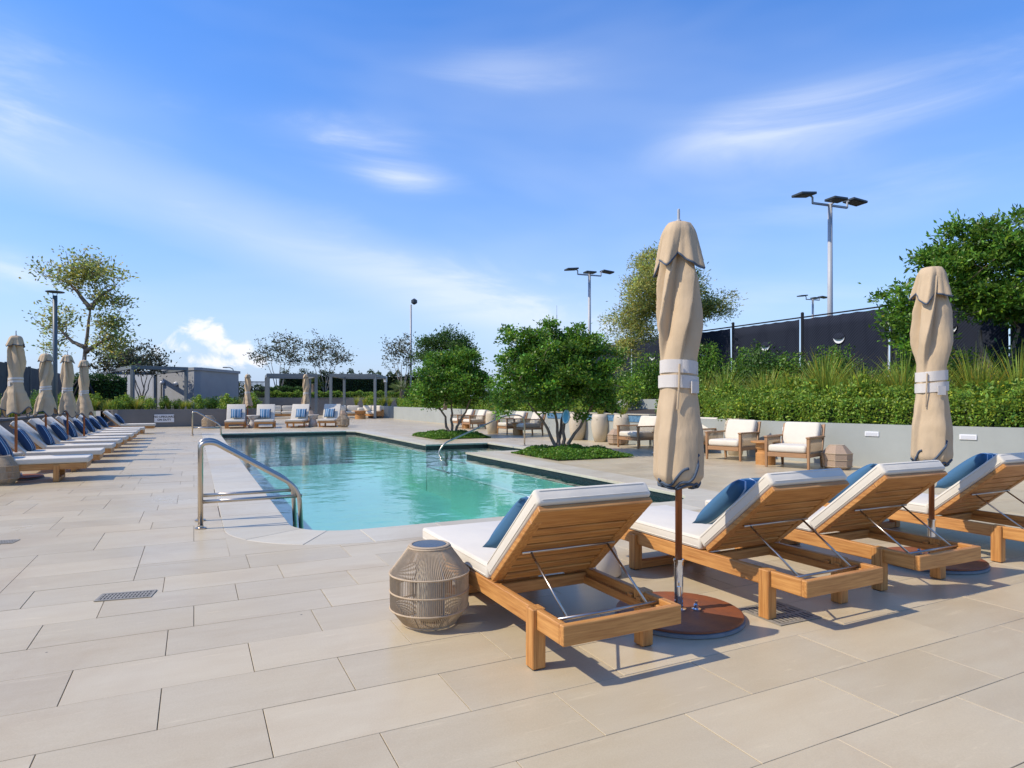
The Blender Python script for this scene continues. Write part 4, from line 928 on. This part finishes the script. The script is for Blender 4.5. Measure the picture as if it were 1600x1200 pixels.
# ------------------------------------------------------------------ far left: fence, building, pergolas, railing
lf = thing('board_fence', 'dark grey solid board fence behind the left planting', 'fence', ab(-8, 0), PHI)
for k in range(14):
    a = 26+k*2.4; part('panel', MB().box(-.03, .03, a+.06, a+2.34, .75, 3.06), mat('fence_board', (.075, .085, .085), rough=.7, var=.15, vscale=2), lf); part('post', MB().box(-.06, .06, a-.05, a+.05, .7, 3.12), poledark, lf)
bl = thing('pool_building', 'low flat-roofed grey service building behind the left pergola', 'building')
p0, p1, p2, p3 = at(150, 0, 52), at(250, 0, 50), at(312, 0, 47), at(318, 0, 56)
H = 3.6
part('wall', MB().prism([(p0.x, p0.y), (p1.x, p1.y), (p3.x-2, p3.y+4), (p0.x-2, p0.y+8)], 0, H), mat('pale_plaster', (.50, .50, .47), rough=.85, var=.08, vscale=.7), bl)
a1_, a2_ = at(238, 0, 47), at(310, 0, 44)
part('wall', MB().prism([(a1_.x, a1_.y), (a2_.x-.3, a2_.y), (a2_.x, a2_.y+.3), (a2_.x+.2, a2_.y+6), (a1_.x, a1_.y+6)], 0, H-.25), plaster_b, bl)
part('roof_cap', MB().prism([(a1_.x-.1, a1_.y-.1), (a2_.x-.25, a2_.y-.1), (a2_.x+.1, a2_.y+.25), (a2_.x+.3, a2_.y+6.1), (a1_.x-.1, a1_.y+6.1)], H-.25, H-.05), plaster_b, bl)
dirw = (a2_-a1_).normalized(); angw = math.atan2(dirw.y, dirw.x)
def onwall(u): s = None; r = (u-800)/FPX; d = a2_-a1_; k = (r*a1_.y - a1_.x)/(d.x - r*d.y); return a1_ + d*k
for u0, u1, v0, v1, nm, m_ in ((299, 305, 600, 640, 'door', black), (252, 254, 594, 622, 'slot_window', black)):
    c = onwall((u0+u1)/2); w = (u1-u0)*c.y/FPX/2; part(nm, MB().box(-w, w, -.06, .02, 0 if nm == 'door' else at(0, v1, c.y).z, at(0, v0, c.y).z, Matrix.Translation((c.x, c.y, 0)) @ Matrix.Rotation(angw, 4, 'Z')), m_, bl)
for u, v in ((256, 598), (277, 600)):
    c = onwall(u); part('globe_light', MB().lathe([(.02, -.16), (.13, -.1), (.17, 0), (.13, .1), (.02, .16)], 16, (c.x, c.y-.2, at(u, v, c.y).z)), whitepaint, bl, smooth=True)
c = onwall(297); part('sign_plate', MB().box(-.22, .22, -.05, .01, -.2, .2, Matrix.Translation((c.x, c.y, at(297, 591, c.y).z)) @ Matrix.Rotation(angw, 4, 'Z')), whitepaint, bl)
def pergola(label, corners, H, sofa=True):
    """corners: front-left, front-right, back-right, back-left in world xy"""
    t = thing('pergola', label, 'pergola'); cs = [Vector((c.x, c.y)) for c in corners]; s = .085
    for c in cs: part('post', MB().box(c.x-s, c.x+s, c.y-s, c.y+s, 0, H-.2), pergola_m, t, .006)
    for i in range(4):
        a, b = cs[i], cs[(i+1) % 4]; d = b-a; L = d.length; M = Matrix.Translation((a.x, a.y, H)) @ Matrix.Rotation(math.atan2(d.y, d.x), 4, 'Z')
        part('beam', MB().box(-.09 if i % 2 == 0 else .1, L+.09 if i % 2 == 0 else L-.1, -.09, .09, -.2, 0.0), pergola_m, t, .006, M=M)
    return t
pergola('flat grey pergola in front of the service building on the left', [at(207, 0, 37), at(291, 0, 39), at(243, 0, 46), at(160, 0, 45)], 3.3)
pergola('grey pergola behind the facing loungers, left of the palm', [at(419, 0, 43), at(494, 0, 44), at(484, 0, 48), at(416, 0, 47)], 3.08)
p3_ = pergola('grey pergola right of the palm, with a lamp on its corner post', [at(517, 0, 44), at(586, 0, 44.5), at(603, 0, 49), at(538, 0, 48.5)], 3.1)
c = at(603, 588, 48.7); part('lantern_box', MB().box(c.x-.12, c.x+.12, c.y-.25, c.y-.09, c.z-.45, c.z), whitepaint, p3_, .01)
rl_ = thing('picket_railing', 'dark vertical picket railing on the far wall left of the pergolas', 'railing'); r0_, r1_ = at(308, 0, 52.3), at(420, 0, 53.2); d = r1_-r0_
for k in range(58):
    p = r0_ + d*k/57; part('picket', MB().box(p.x-.018, p.x+.018, p.y-.018, p.y+.018, 1.5, 2.85), black, rl_) if k % 14 else part('post', MB().box(p.x-.05, p.x+.05, p.y-.05, p.y+.05, 1.48, 2.95), black, rl_)
for z in (1.62, 2.8): part('rail', MB().tube([(r0_.x, r0_.y-.0, z), (r1_.x, r1_.y, z)], .03, 6), black, rl_)
def make_sofa(label):
    t = thing('outdoor_sofa', label, 'sofa', group='lounge sofas under the pergolas')
    part('frame', MB().box(-1.0, 1.0, -.42, .42, .16, .30).box(-1.0, 1.0, .34, .42, .30, .62).box(-1.0, -.92, -.42, .34, .30, .5).box(.92, 1.0, -.42, .34, .30, .5), teak['x'], t, .01)
    for x in (-.9, .9):
        for y in (-.36, .36): part('leg', MB().box(x-.035, x+.035, y-.035, y+.035, 0, .16), teak['z'], t)
    for s in (-1, 1): part('seat_cushion', MB().box(s*.46-.44, s*.46+.44, -.44, .30, .30, .50), cushion, t, .06, 3, smooth=True); part('back_cushion', MB().box(s*.46-.43, s*.46+.43, .12, .34, .50, .90), cushion, t, .07, 3, smooth=True)
    part('bolster', MB().tube([(-.86, -.3, .62), (-.86, .3, .62)], .13, 14), cushion, t, smooth=True)
    return t
sf = make_sofa('white cushioned sofa under the right pergola'); sf.location = (at(541, 0, 46.5).x, 46.5, 0); sf.rotation_euler.z = .1
dup(sf, loc=(at(436, 0, 45).x, 45.5, 0), rotz=.3, label='white cushioned sofa under the left pergola seen between the facing loungers')
dup(sf, loc=(at(578, 0, 46).x, 46.0, 0), rotz=-.6, label='white sofa partly hidden by the round-ended planter wall')
dup(tb, loc=(at(563, 0, 44.2).x, 44.2, 0), label='wide low wooden table in front of the right pergola sofa', scale=(1.9, 1.9, 1.2))
dup(bk_, loc=(at(535, 0, 42.5).x, 42.5, 0), label='woven basket lantern in front of the right pergola sofa', scale=(1.3, 1.3, 1.3))
dup(bk_, loc=(at(484.5, 0, 37).x, 37, 0), label='woven basket lantern behind the right facing loungers', scale=(1.3, 1.3, 1.5))

# spa wall with a blue mosaic band, behind the pots
sp = thing('raised_spa', 'raised spa wall with blue mosaic band behind the cream pots', 'spa'); s0 = ab(11.62, 14.6); M = Matrix.Translation(s0) @ ABM @ Matrix.Rotation(R(4), 4, 'Z')
part('wall', MB().box(0, .5, 0, 5.2, 0, .66), plaster, sp, M=M); part('mosaic_band', MB().box(-.02, .5, -.02, 5.22, .66, .86), bluetile_m, sp, M=M); part('ledge', MB().box(-.05, .5, -.05, 5.25, .862, .885), coping_m, sp, M=M)
tw_ = wall_line('terrace_wall', [at(940, 0, 25).xy, at(985, 0, 23.5).xy, at(1032, 0, 22.5).xy], 1.33, .25, plaster, 'low upper terrace wall showing between shrubs left of the near parasol', z0=.7)
ring = thing('hanging_disc', 'small pale blue oval disc hanging among the right tree trunks', 'disc', at(884.5, 651, 15.2)); ring.rotation_euler = (0, .12, .9)
part('disc', MB().tube([(0, .085*math.cos(R(a)), .15*math.sin(R(a))) for a in range(0, 361, 20)], .022, 10, False), mat('pale_blue_plastic', (.35, .62, .70), rough=.4), ring, smooth=True)
part('disc_face', MB().prism([(.082*math.cos(R(a)), .148*math.sin(R(a))) for a in range(0, 360, 20)], -.012, .012), mat('sky_blue_plastic', (.10, .42, .60), rough=.4), ring, M=Matrix.Rotation(R(90), 4, 'Y') @ Matrix.Rotation(R(90), 4, 'Z'))

# ------------------------------------------------------------------ planting
def hedge(label, line, depth, z0, z1, m, nper, ls, seed, name='hedge', jag=.12, tips=None, group=None, aspect=.55):
    """a clipped leafy row along world points; leaves on a dark inside"""
    rng = np.random.default_rng(seed); t = thing(name, label, 'hedge', group=group); P = [Vector((p[0], p[1])) for p in line]; pts = []; q = MB(); core = []
    for i in range(len(P)-1):
        a, b = P[i], P[i+1]; d = b-a; L = d.length
        if L < 1e-6: continue
        nn = Vector((-d.y, d.x))/L; n = int(nper*L); s = rng.random(n); o = rng.random(n)*depth; h = rng.random(n)
        k = rng.random(n); face = k < .55; top = (k >= .55) & (k < .93)
        o = np.where(face, np.abs(rng.normal(0, .10, n)), o); h = np.where(top, 1+rng.normal(0, .05, n), h)
        bump = jag*(np.sin(s*L*3.1+i*1.7+seed) + np.sin(s*L*7.3+i*2.9))*.6
        x = a.x + d.x*s + nn.x*(o + bump*.4*face); y = a.y + d.y*s + nn.y*(o + bump*.4*face); z = z0 + (z1-z0)*h + bump*h*top + rng.normal(0, .02, n)
        pts.append(np.stack([x, y, z], 1))
    for i in range(len(P)):
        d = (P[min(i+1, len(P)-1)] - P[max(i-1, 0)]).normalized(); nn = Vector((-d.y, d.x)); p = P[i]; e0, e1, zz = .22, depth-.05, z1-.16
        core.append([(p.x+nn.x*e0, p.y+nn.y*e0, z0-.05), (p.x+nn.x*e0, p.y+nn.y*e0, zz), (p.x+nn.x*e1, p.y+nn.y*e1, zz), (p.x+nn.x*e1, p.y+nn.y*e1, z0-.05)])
    part('dark_core', MB().grid(core, closed=False), hedgecore, t)  # added core that blocks the view through; its dark colour stands for inner shade
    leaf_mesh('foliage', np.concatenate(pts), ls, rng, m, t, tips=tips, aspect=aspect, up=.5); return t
def offset_line(line, o):
    out = []
    for i, p in enumerate(line):
        d = (line[min(i+1, len(line)-1)] - line[max(i-1, 0)]).normalized(); out.append(Vector((p.x - d.y*o, p.y + d.x*o)))
    return out
nR = len(right_line); rl2 = offset_line(right_line, .22)
cut = [i for i, p in enumerate(rl2) if 9 < p.y < 18.5]
hedge('clipped green hedge along the top of the right planter wall', [rl2[i] for i in cut], 1.0, WH-.02, 1.30, lf_hedge, 2600, .062, 5, tips=.05, jag=.2)
cut2 = [i for i, p in enumerate(rl2) if 22 < p.y < 47]
hedge('low loose hedge on the planter wall behind the far armchairs', [rl2[i] for i in cut2], 1.1, WH-.02, 1.30, lf_hedge, 900, .09, 6, tips=.05)
def blade_mesh(seed, n, h, spread, w=.010):
    rd = random.Random(seed); V = []; F = []; C = []
    for _ in range(n):
        a = rd.uniform(0, 2*math.pi); r = rd.random()**.6*.10; L = h*rd.uniform(.55, 1.1); lean = rd.uniform(.1, 1)*spread; base = Vector((r*math.cos(a), r*math.sin(a), 0)); d = Vector((math.cos(a), math.sin(a), 0)); sd = Vector((-d.y, d.x, 0)); k = len(V); sw = rd.uniform(.6, 1.3)*w
        for i in range(5):
            s = i/4; p = base + d*(lean*L*(s**1.8)) + Vector((0, 0, L*(s - .28*lean*s**3))); ww = sw*(1-s**2*.92); V += [tuple(p - sd*ww), tuple(p + sd*ww)]
        F += [(k+2*i, k+2*i+1, k+2*i+3, k+2*i+2) for i in range(4)]
        b = rd.uniform(.55, 1.35); dry = rd.random() < .14; C += [(b*(1.9 if dry else rd.uniform(.8, 1.15)), b*(1.15 if dry else 1), b*.9, 1)]*10
    me = bpy.data.meshes.new('blades'); me.from_pydata(V, [], F); set_tint(me, C); me.materials.append(lf_grass); return me
GR = [blade_mesh(100+i, 150, .95, .75) for i in range(5)]
GRs = [blade_mesh(200+i, 110, .48, .8, .008) for i in range(3)]
rg = random.Random(17)
def spot_words(u):
    for lo, hi, w in ((0, 180, 'behind the left loungers'), (180, 420, 'above the notice wall'), (420, 960, 'behind the cream pots'), (960, 1110, 'beside the large near parasol'), (1110, 1200, 'above the left armchair by the right wall'), (1200, 1290, 'above the right armchair by the wall'), (1290, 1360, 'above the basket lantern'), (1360, 1440, 'left of the second parasol'), (1440, 1520, 'right of the second parasol'), (1520, 2000, 'at the right picture edge')):
        if lo <= u < hi: return w
SEEN = {}
def clump(me, p, s, kind, word=None, group='ornamental grass clumps', cat='grass clump', name='grass_clump'):
    o = bpy.data.objects.new(name, me); COL.objects.link(o); o.location = p; o.scale = (s, s, s*rg.uniform(.85, 1.2)); o.rotation_euler = (0, 0, rg.uniform(0, 6.28))
    u = 800+FPX*p[0]/p[1]; w = word or spot_words(u); base = f'{kind} {w}'; k = SEEN.get(base, 0); SEEN[base] = k+1
    g = f'{group} {w}' ; tag(o, base, cat, g); return o
for i in cut:
    p = right_line[i]; d = (right_line[min(i+1, nR-1)] - right_line[i-1]).normalized(); nn = Vector((-d.y, d.x)); sp_ = (right_line[min(i+1, nR-1)]-p).length
    for k in range(max(1, round(sp_/.42))):
        q_ = p + d*(k*.42 + rg.uniform(-.15, .15)) + nn*rg.uniform(1.35, 2.5)
        clump(rg.choice(GR), (q_.x, q_.y, .92), rg.uniform(1.0, 1.5), 'arching yellow-green grass clump')
def shrub_mesh(seed, r, h, n, ls, m, spikes=0, tips=None):
    rng = np.random.default_rng(seed); cl = ell_points(rng, max(6, n//30), (0, 0, h*.52), (r, r, h*.48), .5); P = np.repeat(cl, 30, axis=0) + rng.normal(size=(len(cl)*30, 3))*r*.20
    if spikes:
        for _ in range(spikes):
            a = rng.random()*6.28; rr_ = rng.random()*r*.9; k = 60; s = rng.random(k); P = np.concatenate([P, np.stack([rr_*np.cos(a)+rng.normal(0, .06, k), rr_*np.sin(a)+rng.normal(0, .06, k), h*.55 + s*h*.62], 1)])
    P = P[P[:, 2] > .02]; return leaf_mesh('shrub_leaves', P, ls, rng, m, None, up=.4, tips=tips, D=None).data
SH = [shrub_mesh(300+i, .75, 1.5, 2600, .085, lf_mid, 9) for i in range(3)]
SHl = [shrub_mesh(320+i, .42, .75, 900, .10, lf_lime, 2, tips=.15) for i in range(3)]
SHd = [shrub_mesh(340+i, .8, 1.5, 2200, .09, lf_dark, 3) for i in range(2)]
for o in [o for o in COL.objects if o.name.startswith('shrub_leaves')]: bpy.data.objects.remove(o)
for k in range(26):                      # feathery shrubs in front of the tennis fence
    a = 7.5 + k*.82 + rg.uniform(-.2, .2); p = ab(FB-rg.uniform(.7, 1.5), a)
    clump(rg.choice(SH if rg.random() < .75 else SHd), (p.x, p.y, 1.08), rg.uniform(.75, 1.15), 'feathery dark green shrub against the tennis fence', group='shrubs against the tennis fence', cat='shrub', name='fence_shrub')
for i in cut[::1]:
    p = right_line[i]; d = (right_line[min(i+1, nR-1)] - right_line[i-1]).normalized(); nn = Vector((-d.y, d.x))
    for k in range(2):
        q_ = p + d*rg.uniform(-.3, .5) + nn*rg.uniform(1.0, 1.7); clump(rg.choice(SHl), (q_.x, q_.y, .90), rg.uniform(.6, .95), 'low bright leafy plant', group='low bright plants', cat='plant', name='leafy_plant')
for k in range(30):                      # bright shrubs and grasses between the fence and the far armchairs
    a = 17 + k*.95; b = 12.6 + rg.uniform(.6, 3.6); p = ab(b, a); m_ = rg.choice(SHl+SH+GR); clump(m_, (p.x, p.y, .92), rg.uniform(.8, 1.2) if m_ in SHl else rg.uniform(.45, .65), 'mixed green shrub', group='mixed shrubs', cat='shrub', name='mixed_shrub')
for i, ((x, y), lb) in enumerate(POTS):
    me = rg.choice(GRs) if i != 3 else SHl[0]
    o = bpy.data.objects.new('potted_plant', me); COL.objects.link(o); o.location = (x, y, .79); o.scale = (.9, .9, .9 if i != 3 else .75)
    tag(o, 'green plant in the ' + lb, 'plant', 'plants in the cream pots')
for k in range(34):                      # left planting
    a = 9 + k*.85 + rg.uniform(-.3, .3); p = ab(-4.6-rg.uniform(0, 1.6), a); m_ = rg.choice(SHl+SHl+GRs+SH[:1]); clump(m_, (p.x, p.y, .78), rg.uniform(.7, 1.15) if m_ not in SH else .5, 'bright leafy plant on the left planter', group='left planter plants', cat='plant', name='leafy_plant')
for k in range(44):                      # above the notice wall
    b = -5.2 + k*.19 + rg.uniform(-.15, .15); a = 35.5 + rg.random()*3.2; p = ab(b, a); m_ = rg.choice(GR+GRs+SHl); s_ = rg.uniform(.55, .8) if m_ in GR else rg.uniform(.6, 1.0)
    clump(m_, (p.x, p.y, .78), s_, 'spiky green plant', 'on the bed above the notice wall', group='plants on the bed', cat='plant', name='spiky_plant')
for i in range(18):
    p = at(560 + i*8.5 + rg.uniform(-4, 4), 0, 48+rg.uniform(-1, 4)); clump(rg.choice(SHl+GR), (p.x, p.y, .8), rg.uniform(.8, 1.2), 'bright green plant on the round-ended planter', '', group='round-ended planter plants', cat='plant', name='leafy_plant')
hedge('dark clipped hedge behind the left pergola', [ab(-5.7, 40).xy, ab(-4.4, 39.8).xy, ab(-3.2, 40).xy], 1.6, .8, 2.5, lf_dark, 1300, .12, 31)
hedge('dark hedge behind the left facing pergola', [at(395, 0, 55.5).xy, at(500, 0, 56).xy], 1.5, 1.45, 2.4, lf_dark, 700, .14, 32)
hedge('tall dark hedge row closing the far end behind the pergolas', [at(436, 0, 58).xy, at(520, 0, 58).xy, at(640, 0, 59).xy, at(720, 0, 58).xy], 2.0, 1.45, 3.6, lf_far, 900, .16, 33, jag=.35)
hedge('low yellow-green planting edge on the high far wall', [at(395, 0, 54.4).xy, at(500, 0, 54.6).xy, at(645, 0, 55.6).xy], .8, 1.45, 1.95, lf_lime, 500, .13, 34)
# flush beds with ground cover
for bd, lb, sd in ((BED1, 'low green ground cover in the square bed of the left tree', 51), (BED2, 'low green ground cover in the square bed of the right tree', 52)):
    rng = np.random.default_rng(sd); n = 15000; b = rng.uniform(bd[0], bd[1], n); a = rng.uniform(bd[2], bd[3], n); e = np.minimum(np.minimum(b-bd[0], bd[1]-b), np.minimum(a-bd[2], bd[3]-a))
    h = .05 + .13*np.clip(e/.3, 0, 1) + .05*np.sin(b*6)*np.sin(a*5+1); z = rng.random(n)**.5*h
    P = np.stack([b*CS - a*SN, b*SN + a*CS, z], 1); o = leaf_mesh('ground_cover', P, .055, rng, lf_mid, None, up=.6); tag(o, lb, 'ground cover', kind='stuff')
    structure(part('bed_soil', MB().add([(bd[0], bd[2], -.004), (bd[1], bd[2], -.004), (bd[1], bd[3], -.004), (bd[0], bd[3], -.004)], [(0, 1, 2, 3)]), soil, M=ABM))

# ------------------------------------------------------------------ trees
def V3(x, y, z): return (x, y, z)
make_tree('multi_stem_tree', 'dense dark green multi-stem tree in the near square bed right of the pool steps', ab(7.95, 13.45),
    [[(0, 0, 0), (-.25, .05, .6), (-.75, .1, 1.25)], [(.03, 0, 0), (.0, .1, .7), (-.2, .3, 1.5)], [(.06, .05, 0), (.15, .1, .7), (.3, 0, 1.5)], [(.08, -.05, 0), (.5, -.1, .65), (.9, -.1, 1.35)], [(0, .05, 0), (.1, .35, .8), (.3, .7, 1.4)]],
    [((-.1, 0, 2.0), (1.35, 1.2, .95)), ((-1.0, 0, 1.55), (.62, .7, .5)), ((-.75, -.2, 2.35), (.6, .6, .5)), ((1.0, 0, 1.75), (.65, .8, .75)), ((.85, -.1, 2.45), (.6, .7, .45)), ((-.35, 0, 2.75), (.6, .6, .42)), ((.4, .1, 2.75), (.45, .5, .38)), ((-1.05, -.1, 2.85), (.26, .26, .16)), ((.15, -.5, 1.45), (.8, .5, .35))],
    210, 36000, .08, lf_mid, 61, tips=.05, clr=.115, r0=.05, shell=.5, aspect=.6)
make_tree('multi_stem_tree', 'dense dark green multi-stem tree in the far square bed beside the pool', ab(8.1, 21.2),
    [[(0, 0, 0), (-.2, .05, .7), (-.7, .1, 1.5)], [(.05, 0, 0), (.05, .1, .8), (.0, .3, 1.7)], [(.1, .05, 0), (.4, .1, .7), (.8, 0, 1.4)]],
    [((0, 0, 2.0), (1.3, 1.2, .95)), ((-.85, 0, 1.6), (.65, .8, .55)), ((.95, 0, 1.85), (.6, .8, .65)), ((-.5, 0, 2.65), (.6, .6, .45)), ((.5, 0, 2.7), (.6, .6, .45))], 160, 24000, .092, lf_mid, 62, tips=.05, clr=.135, r0=.055, shell=.5, aspect=.6)
p = at(695, 0, 33)
make_tree('evergreen_tree', 'darker upright evergreen rising behind the left pool tree', (p.x, 33, .8), [[(0, 0, 0), (.1, 0, 1.6), (0, 0, 3)]],
    [((0, 0, 2.9), (1.5, 1.2, 1.0)), ((-.9, 0, 3.1), (.55, .5, .75)), ((.1, 0, 3.5), (.6, .5, .75)), ((.95, 0, 3.3), (.6, .5, .6))], 90, 12000, .11, lf_dark, 63, clr=.22, r0=.09)
p = ab(16.1, 8.15)
make_tree('broadleaf_tree', 'large glossy broadleaf tree with spreading grey trunks on the right', (p.x, p.y, 1.05),
    [[(0, 0, 0), (.05, 0, .8), (-.15, .1, 1.7)], [(.1, 0, 0), (.5, .1, .9), (.75, .1, 1.9)], [(.15, .1, 0), (.9, .2, .7), (1.5, .3, 1.5)], [(-.1, 0, 0), (-.6, 0, .35), (-1.0, .05, .85), (-1.6, .1, 1.6)], [(0, .1, 0), (.2, .5, .9), (.3, .7, 1.9)]],
    [((.0, 0, 3.25), (1.3, 1.2, .9)), ((1.3, .2, 2.75), (1.2, 1.1, .75)), ((-.75, 0, 3.65), (.75, .8, .6)), ((.75, .1, 3.9), (.95, .9, .55)), ((-.55, 0, 2.45), (.7, .7, .42)), ((-1.75, .1, 2.2), (.75, .7, .95)), ((-1.5, .1, 1.3), (.5, .5, .6)), ((.4, -.2, 2.45), (.9, .8, .40))],
    230, 26000, .12, lf_mid, 64, clr=.155, r0=.09, rtip=.010, aspect=.42, bk=bark, shell=.6, tips=.02)
p = at(1045, 0, 24.5)
make_tree('willowy_tree', 'pale olive willowy tree behind the large near parasol', (p.x, p.y, 1.1), [[(0, 0, 0), (.1, 0, 1.5), (-.1, 0, 3.0), (.1, 0, 4.6)]],
    [((-.2, 0, 4.6), (1.5, 1.4, 1.3)), ((-1.2, 0, 3.2), (1.0, 1.0, .95)), ((1.35, 0, 3.9), (1.05, .9, .75)), ((-1.6, 0, 2.2), (.6, .6, .5)), ((.1, 0, 5.6), (.8, .8, .6)), ((1.4, 0, 2.2), (.6, .5, .25))],
    210, 36000, .12, lf_olive, 65, bk=bark_pale, clr=.22, r0=.10, aspect=.28, up=.0, shell=.8, bend=.2)
p = at(131, 0, 33)
make_tree('sparse_tree', 'tall sparse tree with open branching behind the left parasols', (p.x, 33, .8), [[(-.1, 0, 0), (.0, 0, 2.4), (.25, 0, 4.4), (.35, 0, 5.3)], [(.35, 0, 5.2), (-.3, 0, 6.0), (-1.0, .2, 6.7)], [(.35, 0, 5.2), (.9, 0, 5.9), (1.5, .2, 6.4)], [(.1, 0, 3.2), (-.6, 0, 3.5), (-1.4, 0, 4.3)], [(.1, 0, 3.0), (.9, 0, 3.5), (1.7, 0, 3.9)]],
    [((0, 0, 7.0), (2.2, 1.6, .85)), ((1.3, 0, 5.8), (1.0, 1.0, .7)), ((-1.4, 0, 4.6), (.9, 1.0, .9)), ((1.4, 0, 4.5), (1.1, 1.0, .8)), ((-1.4, 0, 3.1), (.7, .7, .5)), ((1.5, 0, 3.3), (1.2, .9, .7))], 300, 6300, .17, lf_olive, 66, clr=.27, r0=.125, rtip=.016, shell=.9, minstem=.6, bend=.12)
def myrtle(label, u, Y, H, wid, seed, z0=.8, nl=1700):
    p = at(u, 0, Y); rd = random.Random(seed)
    st = [[(rd.gauss(0, .08), rd.gauss(0, .08), 0), (k*.18+rd.gauss(0, .05), rd.gauss(0, .15), H*.28), (k*.38*wid/1.6, rd.gauss(0, .3), H*.55)] for k in (-2, -1, 0, 1, 2)]
    make_tree('crape_myrtle', label, (p.x, Y, z0), st, [((0, 0, H*.75), (wid, wid*.7, H*.24)), ((-wid*.55, 0, H*.62), (wid*.5, wid*.5, H*.16)), ((wid*.55, 0, H*.62), (wid*.5, wid*.5, H*.16))], 100, nl, .21, lf_myrtle, seed, bk=bark_pale, clr=.26, r0=.055, rtip=.017, shell=1.0, group='vase-shaped crape myrtles')
myrtle('vase-shaped sparse tree left of the palm above the pergola', 436, 57, 5.9, 2.4, 81, 1.4); myrtle('vase-shaped sparse tree right of the palm between the pergolas', 508, 57, 5.7, 2.4, 82, 1.4)
myrtle('small vase-shaped sparse tree left of the evergreen', 628, 57, 5.9, 1.7, 83, 1.4, 1200); myrtle('vase-shaped tree left of centre above the left pergola', 182, 41, 4.5, 1.7, 84); myrtle('vase-shaped tree above the service building on the left', 222, 43, 4.3, 1.7, 85)
brc = thing('tree_brace', 'dark wooden braces propping the tall sparse tree', 'tree brace', (at(131, 0, 33).x, 33, .8))
for x in (-1.2, -.6, 1.1): part('strut', MB().tube([(x, -.3, -.03), (.0, 0, 1.9)], .06, 6), black, brc)
def palm(label, u, Y, z0, H, R_, seed):
    rd = random.Random(seed); p = at(u, 0, Y); t = thing('palm', label, 'palm', (p.x, Y, z0)); part('trunk', MB().tube([(0, 0, 0), (0, 0, H)], [.22, .16], 10), bark, t)
    V = []; F = []; C = []
    for k in range(26):
        a = rd.uniform(0, 6.28); el = rd.uniform(-.3, 1.3); d = Vector((math.cos(a)*math.cos(el), math.sin(a)*math.cos(el), math.sin(el))); c = Vector((0, 0, H)) + d*R_*.45; sd = d.cross(Vector((0, 0, 1))).normalized(); up_ = sd.cross(d)
        for j in range(15):
            f = R(-100+200*j/14); q_ = d*math.cos(f) + sd*math.sin(f); e = c + q_*R_*.55 + Vector((0, 0, -.10)); w = sd.cross(q_).normalized()*0 + d.cross(up_).normalized()*.02; i0 = len(V); V += [tuple(c), tuple(c.lerp(e, .5) + w + up_*.02), tuple(e), tuple(c.lerp(e, .5) - w)]; F.append((i0, i0+1, i0+2, i0+3)); b = rd.uniform(.6, 1.4); C += [(b, b, b, 1)]*4
    o = part('fronds', MB().add(V, F), leafmat('leaf_palm', (.13, .18, .04)), t); 
    set_tint(o.data, C[:len(o.data.vertices)] + [(1, 1, 1, 1)]*max(0, len(o.data.vertices)-len(C)))
palm('fan palm between the two far pergolas', 490, 56, 1.45, 1.3, 1.1, 91); palm('fan palm left of the pool trees', 628, 50, .8, 1.2, 1.2, 92)
# far greenery beyond the railing
rng = np.random.default_rng(7); P = []
for k in range(16):
    c = at(300 + k*9 + rng.uniform(-3, 3), 0, 95+rng.uniform(0, 30)); P.append(ell_points(rng, 220, (c.x, c.y, 1.5+rng.random()), (2.2, 2, 1.2+rng.random()*1.4), .6))
tag(leaf_mesh('far_trees', np.concatenate(P), .5, rng, lf_far, None), 'distant low tree line beyond the picket railing', 'tree line', kind='stuff')
